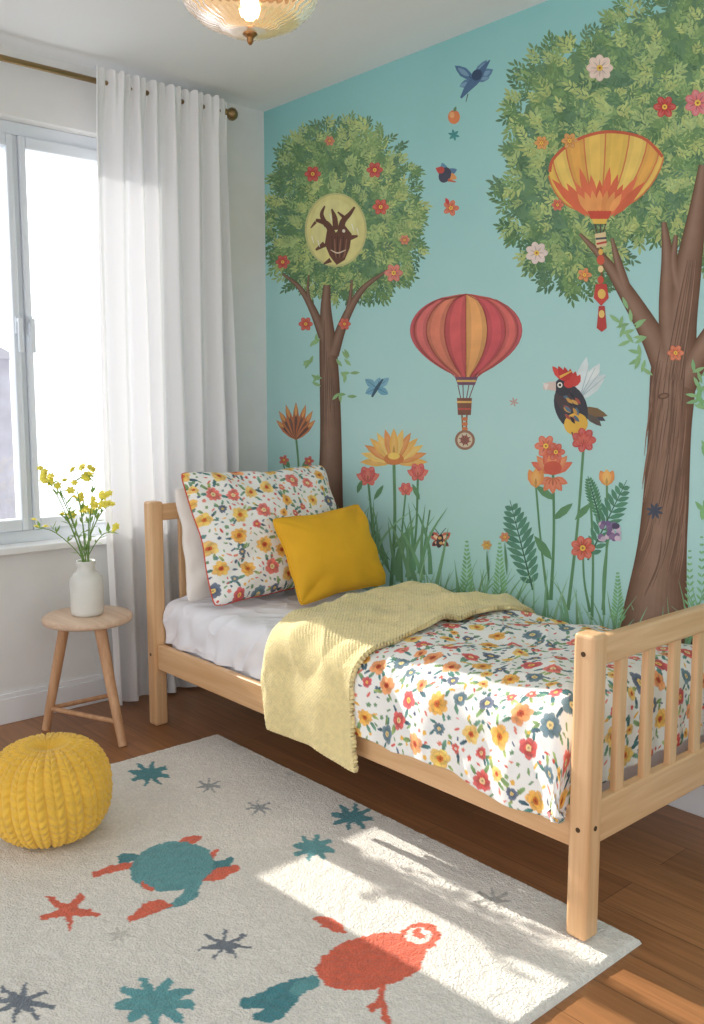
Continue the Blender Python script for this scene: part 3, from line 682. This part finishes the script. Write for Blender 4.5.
# mattress
mt = thing('mattress', (1.36, -.43, .23), 'white mattress with a wrinkled white fitted sheet on the bed', 'mattress')
MB().box(.432, 2.262, -.795, -.068, .235, .47).go('mattress_core', M_SHEET, mt, bevel=.03)
sec = section([(-.066, .36), (-.066, .47), (-.09, .487), (-.40, .492), (-.73, .49), (-.785, .482), (-.808, .45), (-.812, .40), (-.812, .325)])
nx, ns = 300, 280; X, S = np.meshgrid(np.linspace(.434, 1.62, nx), np.linspace(0, sec[0][-1], ns), indexing='ij')
y, z = secpos(sec, S); ny, nz = secnorm(sec, S)
w = .010 * vn(X * 9 + S * 7, S * 5 - X * 3, 1) - .012 * (np.abs(vn(X * 13 + S * 12, S * 8 - X * 5, 2)) * 2) ** .6 + .005 * vn(X * 30, S * 26 + X * 14, 3) + .008
side = np.clip((S - .85) / .1, 0, 1)
w = w + side * (.007 * np.sin(X * 50 + 8 * vn(X * 8, S * 12, 4)) + .006 * np.sin(X * 23 + S * 40) - .003)
P3 = np.stack([X, y + ny * w, z + nz * w], -1).reshape(-1, 3)
mk('fitted_sheet', P3, gfaces(nx, ns), M_SHEET, mt, smooth=True)
# duvet
dsec = section([(-.055, .47), (-.060, .525), (-.10, .548), (-.30, .556), (-.55, .558), (-.72, .556), (-.805, .54), (-.858, .485), (-.870, .41), (-.873, .33), (-.874, .15)])
Ltot = dsec[0][-1]
s_at = lambda zt: float(np.interp(-zt, -dsec[1][:, 1][np.argmax(dsec[1][:, 1]):], dsec[0][np.argmax(dsec[1][:, 1]):]))
nx, ns = 520, 400
xs = np.linspace(1.22, 2.48, nx); q = np.linspace(0, 1, ns)
hem = np.array([s_at(.308 - .022 * np.clip((x - 1.6) / .6, 0, 1) + .012 * math.sin(x * 14)) for x in xs])
X = np.repeat(xs[:, None], ns, 1); S = q[None, :] * hem[:, None]
def dwr(X, S):
    w = .026 * vn(X * 5, S * 5, 5) + .018 * vn(X * 10 + S * 6, S * 8 - X * 4, 6) + .004 * vn(X * 26, S * 24, 7)
    w = w - .012 * (np.abs(vn(X * 7 - S * 6, S * 5 + X * 5, 15)) * 2) ** .7 + .005
    sd = np.clip((S - .80) / .22, 0, 1)
    return w * (1 - .4 * sd) + sd * (.009 * np.sin(X * 21 + 4 * vn(X * 4, S * 3, 8)) + .004 * np.sin(X * 47 + 1)) 
w = dwr(X, S); y, z = secpos(dsec, S); ny, nz = secnorm(dsec, S)
w = w * np.clip(S / .06, 0, 1)
tt = np.clip((X - 2.22) / .11, 0, 1) * pi / 2
XF = np.where(X < 2.22, X, 2.22 + .075 * np.sin(tt)); drop = np.where(X < 2.22, 0, .07 * (1 - np.cos(tt)) + np.clip(X - 2.33, 0, 1))
XF = XF + .006 * np.sin(S * 40) * np.clip((X - 2.3) / .1, 0, 1)
sd = np.clip((S - .80) / .1, 0, 1)
w = w * (1 - .7 * np.clip((X - 2.22) / .1, 0, 1))
yy = y + ny * w; zz = np.maximum(z + nz * w - drop, np.minimum(z + nz * w, .30))
yy = np.minimum(yy, -.02)
P3 = np.stack([XF, yy, zz], -1).reshape(-1, 3)
cols = floral(X, S, (1.2, 2.5, 0, Ltot), 11, 1.0)
dv = mk('duvet', P3, gfaces(nx, ns), M_FLORAL, smooth=True, cols=cols, solid=.014)
tag(dv, 'white duvet printed with red, mustard and dark teal flowers on the bed', 'duvet')
# throw
nx, ns = 200, 440
a = np.linspace(0, 1, nx); q = np.linspace(0, 1, ns)
A, Q = np.meshgrid(a, q, indexing='ij')
s_end = s_at(.212) + 0.0 * A - .030 * A * (1 - A) * 1.2 + .02 * (A - .5) + .004 * np.sin(A * 9)
S = .02 + Q * (s_end - .02)
xl = np.interp(Q, [0, .3, .6, .78, 1], [1.05, 1.08, 1.12, 1.15, 1.215]) + .006 * np.sin(Q * 13)
xr = np.interp(Q, [0, .3, .6, .78, 1], [1.60, 1.60, 1.595, 1.595, 1.625]) + .006 * np.sin(Q * 11 + 1)
X = xl + (xr - xl) * A
y, z = secpos(dsec, S); ny, nz = secnorm(dsec, S); sd = np.clip((S - .80) / .2, 0, 1)
w = dwr(X, S) * (1 - .45 * sd) * np.clip(S / .06, 0, 1) + .021
w += .012 * np.abs(vn(X * 9 + S * 2, S * 6, 9)) * 2 * (1 - .5 * sd) + .003 * np.sin(X * 30 + S * 9)
w += .0018 * np.cos(X * 2 * pi / .0125) * np.cos(S * 2 * pi / .0125)
w += sd * (.006 * np.sin(X * 26 + 1.5) + .004)
edge = np.clip((.10 - A) / .10, 0, 1); w -= edge ** 1.5 * .050 * (1 - sd) 
yy = y + ny * w; yy = np.minimum(yy, -.012)
P3 = np.stack([X, yy, z + nz * w], -1).reshape(-1, 3)
th = mk('throw_blanket', P3, gfaces(nx, ns), M_THROW, smooth=True, solid=.016)
tag(th, 'pale yellow waffle-knit throw blanket draped across the middle of the bed', 'blanket')

# ------------------------------------------------------------------ pillows
def pillow(name, BLc, BRc, up, Tf, Tb, m, label, n=150, fl=None, piping=None, wr=.008, seed=0, soft=False):
    BLc = np.array(BLc); BRc = np.array(BRc); up = np.array(up, float); W = np.linalg.norm(BRc - BLc); H = np.linalg.norm(up)
    r = (BRc - BLc) / W; u = up / H; nn = np.cross(r, u); nn /= np.linalg.norm(nn)
    c = (BLc + BRc) / 2 + up / 2
    o = thing(name, tuple((BLc + BRc) / 2), label, 'pillow')
    a = np.sin(np.linspace(-1, 1, n) * pi / 2 * .999) * .5 + np.linspace(-1, 1, n) * .5
    A, B = np.meshgrid(a, a, indexing='ij')
    def outline(A, B):
        k = 1 - .035 * (A * A * B * B) ** 4
        ex = 1 - .06 * (1 - B ** 2) ** 1.5 + .010 * np.sin(B * 7 + seed) * (1 - B ** 2); ey = 1 - .085 * (1 - A ** 2) ** 1.5 + .010 * np.sin(A * 8 + seed * 2) * (1 - A ** 2)
        return A * W / 2 * k * ex, B * H / 2 * k * ey
    px_, py_ = outline(A, B)
    prof = (np.clip(1 - A ** 2, 0, 1) * np.clip(1 - B ** 2, 0, 1)) ** .40
    en = np.clip(prof * 2.2, 0, 1); rad = np.hypot(A, B); ang = np.arctan2(B, A)
    if soft:
        wv = wr * 1.2 * vn(A * 1.7 + seed, B * 1.7, 11) * en
        cor = np.abs(A * B); wv = wv - wr * 1.2 * np.exp(-((np.abs(A) - np.abs(B)) / .10) ** 2) * np.clip(cor - .2, 0, 1) * en
        wv = wv + wr * .8 * np.sin(ang * 10 + seed) * np.clip(rad - .6, 0, 1) * en
    else:
        wv = wr * (vn(A * 2.4 + seed, B * 2.4, 11) * 1.6 + vn(A * 6, B * 5 + seed, 12) * .7) * en
        wv = wv + wr * .9 * np.sin(ang * 13 + seed + 2 * vn(A * 2, B * 2, 17)) * np.clip(rad - .5, 0, 1) * en
    allv = []; fs = []; cl = []
    for k, (sg, Th) in enumerate(((1, Tf), (-1, Tb))):
        d = sg * (Th * prof) + wv
        V = c + px_[..., None] * r + py_[..., None] * u + d[..., None] * nn
        allv.append(V.reshape(-1, 3)); f = gfaces(n, n) + k * n * n; fs.append(f if sg < 0 else f[:, ::-1])
        if fl: cl.append(floral(px_ + k, py_, (-W / 2 + k, W / 2 + k, -H / 2, H / 2), fl + k, 1.0, .015))
    V = np.concatenate(allv)
    mk('pillow_cover', V, np.concatenate(fs), m, o, smooth=True, cols=(np.concatenate(cl) if fl else None))
    if piping:
        t = np.concatenate([np.stack([a, -np.ones(n)], 1), np.stack([np.ones(n), a], 1), np.stack([-a, np.ones(n)], 1), np.stack([-np.ones(n), -a], 1)])
        P = []
        for A_, B_ in t[::3]:
            x_, y_ = outline(A_, B_); P.append(tuple(c + x_ * r + y_ * u))
        MB().tube(P, piping[1], 8, closed=True).go('piping', piping[0], o, smooth=True)
    return o
pillow('pillow', (.575, -.80, .50), (.545, -.13, .50), (-.10, .012, .425), .065, .03, M_PILW, 'plain white pillow standing against the headboard behind the floral pillow', seed=2, wr=.012)
pillow('pillow', (.715, -.775, .505), (.735, -.10, .505), (-.20, -.01, .48), .11, .02, M_FLORAL, 'large white pillow printed with small flowers and edged with red piping', fl=31, piping=(M_RED, .003), seed=5, n=220, wr=.012)
pillow('pillow', (.925, -.54, .512), (.925, -.11, .535), (-.14, -.02, .305), .085, .05, M_YEL, 'plain mustard yellow cushion leaning on the floral pillow', piping=(M_YEL, .004), seed=9, wr=.014, soft=True)

# ------------------------------------------------------------------ rug
rx0, rx1, ry0, ry1 = .672, 2.44, -2.35, -.735
nx, ny_ = 460, 420
X, Y = np.meshgrid(np.linspace(rx0, rx1, nx), np.linspace(ry0, ry1, ny_), indexing='ij')
jx = X + .010 * vn(X * 60, Y * 60, 1) + .006 * vn(X * 150, Y * 150, 2); jy = Y + .010 * vn(X * 60, Y * 60, 3) + .006 * vn(X * 150, Y * 150, 4)
U, V = project(jx, jy, .014)
c3 = lambda c: np.array(L(c)[:3])
RC = np.tile(c3((234, 228, 218)), (nx, ny_, 1)) * (1 + .07 * vn(X * 40, Y * 40, 5) + .07 * vn(X * 9, Y * 9, 6))[..., None]
TEAL = (92, 156, 160); ORG = (224, 100, 68); GREY = (154, 157, 158); SLATE = (112, 120, 130); DTEAL = (62, 132, 140)
def put(m_, c): RC[m_] = c3(c) * (1 + .20 * vn(X[m_] * 70, Y[m_] * 70, 7))[:, None]
def rell(cx, cy, a, b, rot, c):
    co, si = math.cos(rot), math.sin(rot); dx, dy = U - cx, V - cy
    put(((dx * co + dy * si) / a) ** 2 + ((-dx * si + dy * co) / b) ** 2 < 1, c)
def rseg(x0, y0, x1, y1, w0, w1, c):
    dx, dy = x1 - x0, y1 - y0; l2 = dx * dx + dy * dy
    t = np.clip(((U - x0) * dx + (V - y0) * dy) / l2, 0, 1); d = np.hypot(U - x0 - dx * t, V - y0 - dy * t)
    put(d < (w0 + (w1 - w0) * t) / 2, c)
def rpath(pts, c):
    C_ = catmull(pts, 5)
    for i in range(len(C_) - 1): rseg(C_[i][0], C_[i][1], C_[i + 1][0], C_[i + 1][1], C_[i][2], C_[i + 1][2], c)
def rstar(cx, cy, r, n, c, w=.22, rot=.2):
    for i in range(n):
        a_ = rot + 2 * pi * i / n; rseg(cx, cy, cx + math.cos(a_) * r, cy + math.sin(a_) * r * .58, r * w * 1.3, r * w * .6, c)
for (x, y, r, n, c, w) in [(149, 774, 19, 8, DTEAL, .30), (352, 817, 21, 8, DTEAL, .30), (313, 848, 20, 8, TEAL, .34), (209, 786, 12, 7, GREY, .2), (259, 808, 13, 7, GREY, .2), (493, 900, 18, 7, (180, 176, 168), .2),
                         (225, 945, 26, 7, SLATE, .17), (20, 1003, 32, 8, SLATE, .19), (155, 1002, 38, 9, TEAL, .32), (68, 911, 30, 5, ORG, .26), (290, 775, 7, 6, (214, 208, 198), .2), (120, 935, 14, 6, (208, 202, 192), .2)]:
    rstar(x, y, r, n, c, w)
# turtle-like bird
rpath([(150, 860, 4), (122, 858, 8), (135, 872, 3)], DTEAL); rpath([(140, 866, 8), (118, 868, 8), (95, 875, 5)], ORG)
rpath([(180, 850, 5), (186, 842, 9), (200, 838, 4)], ORG); rpath([(205, 868, 14), (222, 866, 10), (232, 860, 6)], DTEAL); rpath([(205, 878, 7), (220, 874, 12), (238, 868, 4)], ORG); rpath([(208, 860, 8), (216, 852, 5)], ORG)
rell(172, 867, 42, 25, -.12, TEAL); rpath([(195, 880, 16), (188, 896, 12), (168, 908, 5)], TEAL); rpath([(170, 905, 5), (150, 908, 13), (130, 920, 5)], ORG)
rpath([(150, 890, 5), (142, 884, 3)], ORG)
# orange bird
rpath([(300, 985, 16), (275, 998, 22), (246, 1004, 10)], DTEAL); rpath([(295, 992, 12), (275, 1014, 14), (255, 1018, 6)], DTEAL); rpath([(312, 982, 14), (296, 990, 12)], TEAL)
rpath([(345, 932, 5), (330, 924, 12), (316, 920, 5)], ORG)
rell(372, 962, 56, 27, -.22, ORG); rell(420, 937, 20, 14, -.1, ORG); rell(418, 936, 13, 8.5, 0, (236, 226, 214)); rell(419, 934, 8, 5, 0, ORG); rell(424, 932, 3, 2.2, 0, (250, 246, 240))
rpath([(385, 985, 6), (378, 1004, 8), (372, 1012, 4)], ORG); rpath([(384, 1000, 6), (385, 1018, 7), (388, 1030, 6)], ORG); rpath([(370, 1010, 7), (380, 1000, 6)], ORG)
zz = .015 + .0022 * vn(X * 120, Y * 120, 8) + .002 * vn(X * 45, Y * 45, 9)
ed = np.minimum(np.minimum(X - rx0, rx1 - X), np.minimum(Y - ry0, ry1 - Y)); zz = np.where(ed < .012, zz * np.sqrt(np.clip(ed / .012, 0, 1)) + .0006, zz)
rug = mk('rug', np.stack([X, Y, zz], -1).reshape(-1, 3), gfaces(nx, ny_), M_RUG, smooth=True, cols=np.clip(RC.reshape(-1, 3), 0, 1))
tag(rug, 'cream wool rug with teal and orange birds and stars beside the bed', 'rug')

# ------------------------------------------------------------------ pouf
pc = (1.045, -1.545); PR, PH = .170, .285
nph, nth = 340, 960
PHI, TH = np.meshgrid(np.linspace(.02, pi - .02, nph), np.linspace(0, 2 * pi, nth, endpoint=False), indexing='ij')
sp_, cp_ = np.sin(PHI), np.cos(PHI)
R = PR * sp_ ** .66; Z = PH / 2 * (1 + np.sign(cp_) * np.abs(cp_) ** .86)
nC = 21; tw = TH + .05 * np.sin(PHI * 2)
loc_ = (np.mod(nC * tw / (2 * pi) + .5, 1) - .5) * 2
bul = np.clip(np.cos(loc_ * pi / 2), 0, 1) ** .6
# slanted yarn loops on each half of a rib meeting in a V on its axis
st = (.5 + .5 * np.cos(PHI * 42 + np.abs(loc_) * 3.6)) ** .8
lob = np.abs(np.sin(loc_ * pi)) ** .6
mid = np.exp(-(loc_ / .12) ** 2)
env = sp_ ** .5
D = (.0080 * bul + .0062 * st * lob * (bul ** .4) - .0020 * mid) * env - .008
R2 = R + D * (.4 + .6 * sp_); Z2 = Z + D * cp_ * 1.0 - .036 * np.exp(-(R / .035) ** 2) * (cp_ > 0)
Z2 = Z2 - Z2.min() + .016
P3 = np.stack([pc[0] + R2 * np.cos(TH), pc[1] + R2 * np.sin(TH), Z2], -1).reshape(-1, 3)
f = gfaces(nph, nth, True).tolist(); f.append(list(range(nth))); f.append(list(range((nph - 1) * nth, nph * nth)))
po = mk('pouf', P3, f, M_POUF, smooth=True); tag(po, 'round mustard yellow chunky knitted pouf on the rug corner', 'pouf')

# ------------------------------------------------------------------ stool
SC = (.292, -1.058)
stl = thing('stool', (SC[0], SC[1], 0), 'round light wooden three-legged stool under the window', 'stool')
MB().lathe(SC[0], SC[1], [(.0, .422), (.150, .422), (.162, .427), (.165, .436), (.164, .444), (.158, .45), (.0, .45)], 64).go('seat', STOOLT, stl, smooth=True)
feet = []
for an, fr in ((2, .235), (124, .19), (228, .175)):
    a = math.radians(an); top = (SC[0] + .085 * math.cos(a), SC[1] + .085 * math.sin(a), .424); bt = (SC[0] + fr * math.cos(a), SC[1] + fr * math.sin(a), 0)
    MB().tube([bt, [bt[i] * .5 + top[i] * .5 for i in range(3)], top], [.0155, .019, .020], 16).go('leg', STOOLW, stl, smooth=False, bevel=.002)
    feet.append([bt[i] * .80 + top[i] * .20 for i in range(3)])
for i in range(3):
    a, b = feet[i], feet[(i + 1) % 3]; MB().tube([a, b], .009, 12).go('stretcher', STOOLW, stl)
# vase
vz = .45
v_ = MB().lathe(SC[0], SC[1], [(0, vz), (.050, vz), (.058, vz + .006), (.061, vz + .02), (.061, vz + .125), (.058, vz + .143), (.046, vz + .158), (.034, vz + .166), (.032, vz + .182), (.037, vz + .200), (.036, vz + .206), (.029, vz + .204), (.026, vz + .175), (.026, vz + .10), (0, vz + .10)], 48).go('vase', M_VASE, smooth=True)
tag(v_, 'cream ceramic bottle vase standing on the wooden stool', 'vase')
neck = Vector((SC[0], SC[1], vz + .12))
tips = [(44, 474, 5), (58, 486, 3), (73, 471, 4), (94, 470, 5), (104, 497, 7), (90, 512, 3), (36, 527, 3), (113, 532, 2), (62, 515, 2), (80, 500, 3), (108, 505, 4), (50, 478, 4)]
for i, (u, v, nb) in enumerate(tips):
    Zd = 3.40 + random.uniform(-.07, .07); tip = Vector(at(u, v, Zd))
    o = thing('flower_sprig', tuple(neck), 'thin green sprig with small yellow blossoms in the cream vase', 'flower', 'yellow flower sprigs in the vase')
    a = random.uniform(0, 6.28); n0 = neck + Vector((math.cos(a), math.sin(a), 0)) * .012; rim = n0 + Vector((0, 0, .088)) + (tip - n0) * .03
    mid = rim.lerp(tip, .55) + Vector((0, 0, .03)); C_ = [tuple(q) for q in catmull([tuple(n0), tuple(rim), tuple(mid), tuple(tip)], 5)]
    s = MB().tube(C_, [.0020] * (len(C_) - 4) + [.0014] * 4, 6); blo = []
    for k in range(nb):
        t = len(C_) - 1 - int(k * .7); base = Vector(C_[t]); d = Vector((random.uniform(-1, 1), random.uniform(-1, 1), random.uniform(-.1, 1))).normalized() * (random.uniform(.016, .042) if k else .004)
        e = base + d; s.tube([base, e], .0010, 5); blo.append(e)
    s.go('stem', M_STEM, o)
    for e in blo:
        m_ = MB(); r = random.uniform(.010, .017); up = Vector((random.uniform(-.2, 1.4), random.uniform(-1.4, .2), .8)).normalized(); e1 = up.orthogonal().normalized(); e2 = up.cross(e1)
        for ring, (rr, hh, np_) in enumerate(((1.0, .15, 6), (.6, .5, 5))):
            for k in range(np_):
                an = 2 * pi * k / np_ + ring; dr = e1 * math.cos(an) + e2 * math.sin(an); sd_ = up.cross(dr)
                b0 = e; m1 = e + dr * r * rr * .55 + up * r * hh * .9; tpt = e + dr * r * rr * 1.15 + up * r * hh
                m_.add([b0, m1 + sd_ * r * .45, tpt + sd_ * r * .2, tpt - sd_ * r * .2, m1 - sd_ * r * .45, m1 - up * r * .18], [(0, 1, 5), (1, 2, 3, 5), (3, 4, 5), (4, 0, 5)])
        m_.ball(tuple(e + up * r * .35), r * .3, 8, 5)
        m_.go('blossom', M_BLOOM, o)
    for k in range(10):
        t = random.randint(6, len(C_) - 2); base = Vector(C_[t]); d = Vector((random.uniform(-1, 1), random.uniform(-1, 1), random.uniform(.0, 1))).normalized(); sd_ = d.cross(Vector((0, 0, 1))).normalized(); ln = random.uniform(.025, .055)
        MB().add([base, base + d * ln * .4 + sd_ * ln * .14, base + d * ln - Vector((0, 0, .004)), base + d * ln * .4 - sd_ * ln * .14, base + d * ln * .5 - Vector((0, 0, .003))], [(0, 1, 4), (1, 2, 4), (2, 3, 4), (3, 0, 4)]).go('leaf', M_LEAF, o)

# ------------------------------------------------------------------ curtain and rod
RZ = 2.452; RX = .10
nu, nz_ = 540, 160
A, B = np.meshgrid(np.linspace(0, 1, nu), np.linspace(0, 1, nz_), indexing='ij')   # B 0 top, 1 bottom
ph = A * 2 * pi * 7.2 + 4.2 * vn(A * 4, B * .7, 3) + 1.0 * vn(A * 3, B * 2, 9)
ph2 = A * 2 * pi * 17 + 4 * vn(A * 6, B * .5, 13)
top = np.exp(-(B / .05) ** 2)
amp = .022 + .028 * B ** .5
xx = RX + .012 + amp * np.sin(ph) * (1 + .8 * vn(A * 6, B * 1.0, 4)) * (1 - .5 * top) + .009 * np.sin(ph2) * (.35 + .65 * top) + .010 * vn(A * 26, B * 2.2, 5) * B ** .4 + .008 * vn(A * 9 + B * 3, B * 6, 6)
xx = xx + .014 * top
yL = -.875 - .02 * np.sin(B * 3) - .01 * B; yR = -.275 + .03 * B
yy = yL + (yR - yL) * A + .014 * np.sin(ph * .5 + 1) * B
z = (2.494 + .006 * np.cos(ph2)) * (1 - B) + B * (.012 + .006 * np.sin(ph))
ct = mk('curtain', np.stack([xx, yy, z], -1).reshape(-1, 3), gfaces(nu, nz_), M_CURT, smooth=True)
tag(ct, 'long sheer white curtain hanging in folds beside the window', 'curtain')
rod = thing('curtain_rod', (RX, -1.1, RZ), 'antique brass curtain rod with a ball finial above the window', 'curtain rod')
MB().tube([(RX, -2.1, RZ), (RX, -.275, RZ)], .011, 20).go('rod', M_BRASS, rod, smooth=True)
fin = MB(); yy0 = -.285
prof = [(.012, 0), (.018, .004), (.018, .012), (.011, .016), (.011, .022), (.019, .028), (.026, .040), (.026, .052), (.018, .064), (.006, .070), (0.0005, .071)]
V = []; Fa = []
for (r, t) in prof:
    for k in range(24): V.append((RX + r * math.cos(2 * pi * k / 24), yy0 + t, RZ + r * math.sin(2 * pi * k / 24)))
for i in range(len(prof) - 1):
    for k in range(24): Fa.append((i * 24 + k, i * 24 + (k + 1) % 24, (i + 1) * 24 + (k + 1) % 24, (i + 1) * 24 + k))
fin.add(V, Fa).go('finial', M_BRASS, rod, smooth=True)
for y in (-.30, -1.95):
    MB().box(0, .006, y - .014, y + .014, RZ - .035, RZ + .035).box(.004, RX, y - .006, y + .006, RZ - .018, RZ - .010).go('bracket', M_BRASS, rod, bevel=.002)

# ------------------------------------------------------------------ ceiling lamp
LC = (1.258, -.967)
lamp = thing('ceiling_lamp', (LC[0], LC[1], CE), 'bronze ceiling lamp with a ribbed warm glass bowl', 'lamp')
MB().lathe(*LC, [(0.001, CE), (.075, CE), (.078, CE - .012), (.06, CE - .024), (.014, CE - .03), (.012, CE - .12), (.03, CE - .125), (.03, CE - .14), (.001, CE - .142)], 40).go('canopy', M_GOLD, lamp, smooth=True)
MB().lathe(*LC, [(.176, 2.418), (.192, 2.416), (.195, 2.402), (.190, 2.39), (.176, 2.39), (.176, 2.418)], 64).go('band', M_GOLD, lamp, smooth=True)
for k in range(3):
    a = 2 * pi * k / 3; MB().tube([(LC[0], LC[1], CE - .13), (LC[0] + .185 * math.cos(a), LC[1] + .185 * math.sin(a), 2.405)], .004, 8).go('arm', M_GOLD, lamp)
MB().lathe(*LC, [(.186, 2.392), (.190, 2.365), (.176, 2.338), (.150, 2.322), (.147, 2.312), (.118, 2.298), (.084, 2.288), (.080, 2.280), (.045, 2.272), (.012, 2.270)], 240, rib=(40, .009)).go('glass_shade', M_LAMPG, lamp, smooth=True)
MB().lathe(*LC, [(.0, 2.276), (.018, 2.274), (.021, 2.268), (.013, 2.262), (.008, 2.257), (.010, 2.250), (.005, 2.242), (0, 2.239)], 24).go('finial', M_GOLD, lamp, smooth=True)
MB().ball((LC[0], LC[1], 2.335), .032, 16, 10, 1.3).go('bulb', M_BULB, lamp, smooth=True)

# ------------------------------------------------------------------ light
sl = bpy.data.lights.new('sun', 'SUN'); sl.energy = 7.5; sl.angle = .009; sl.color = (1, .95, .86)
so = bpy.data.objects.new('sun', sl); COL.objects.link(so); so.rotation_euler = Vector((1, .062, -.46)).to_track_quat('-Z', 'Y').to_euler()
w = bpy.data.worlds.new('world'); bpy.context.scene.world = w; w.use_nodes = True; nt = w.node_tree; bg = nt.nodes['Background']
tc = nt.nodes.new('ShaderNodeTexCoord'); sp = nt.nodes.new('ShaderNodeSeparateXYZ'); mr = nt.nodes.new('ShaderNodeMapRange')
nt.links.new(tc.outputs['Generated'], sp.inputs[0]); nt.links.new(sp.outputs['X'], mr.inputs['Value'])
mr.inputs['From Min'].default_value = -1; mr.inputs['From Max'].default_value = 1; mr.inputs['To Min'].default_value = 2.5; mr.inputs['To Max'].default_value = .98
nt.links.new(mr.outputs['Result'], bg.inputs['Strength']); bg.inputs['Color'].default_value = (.935, .965, 1, 1)
sc = bpy.context.scene
sc.view_settings.view_transform = 'Standard'; sc.view_settings.exposure = 0.08
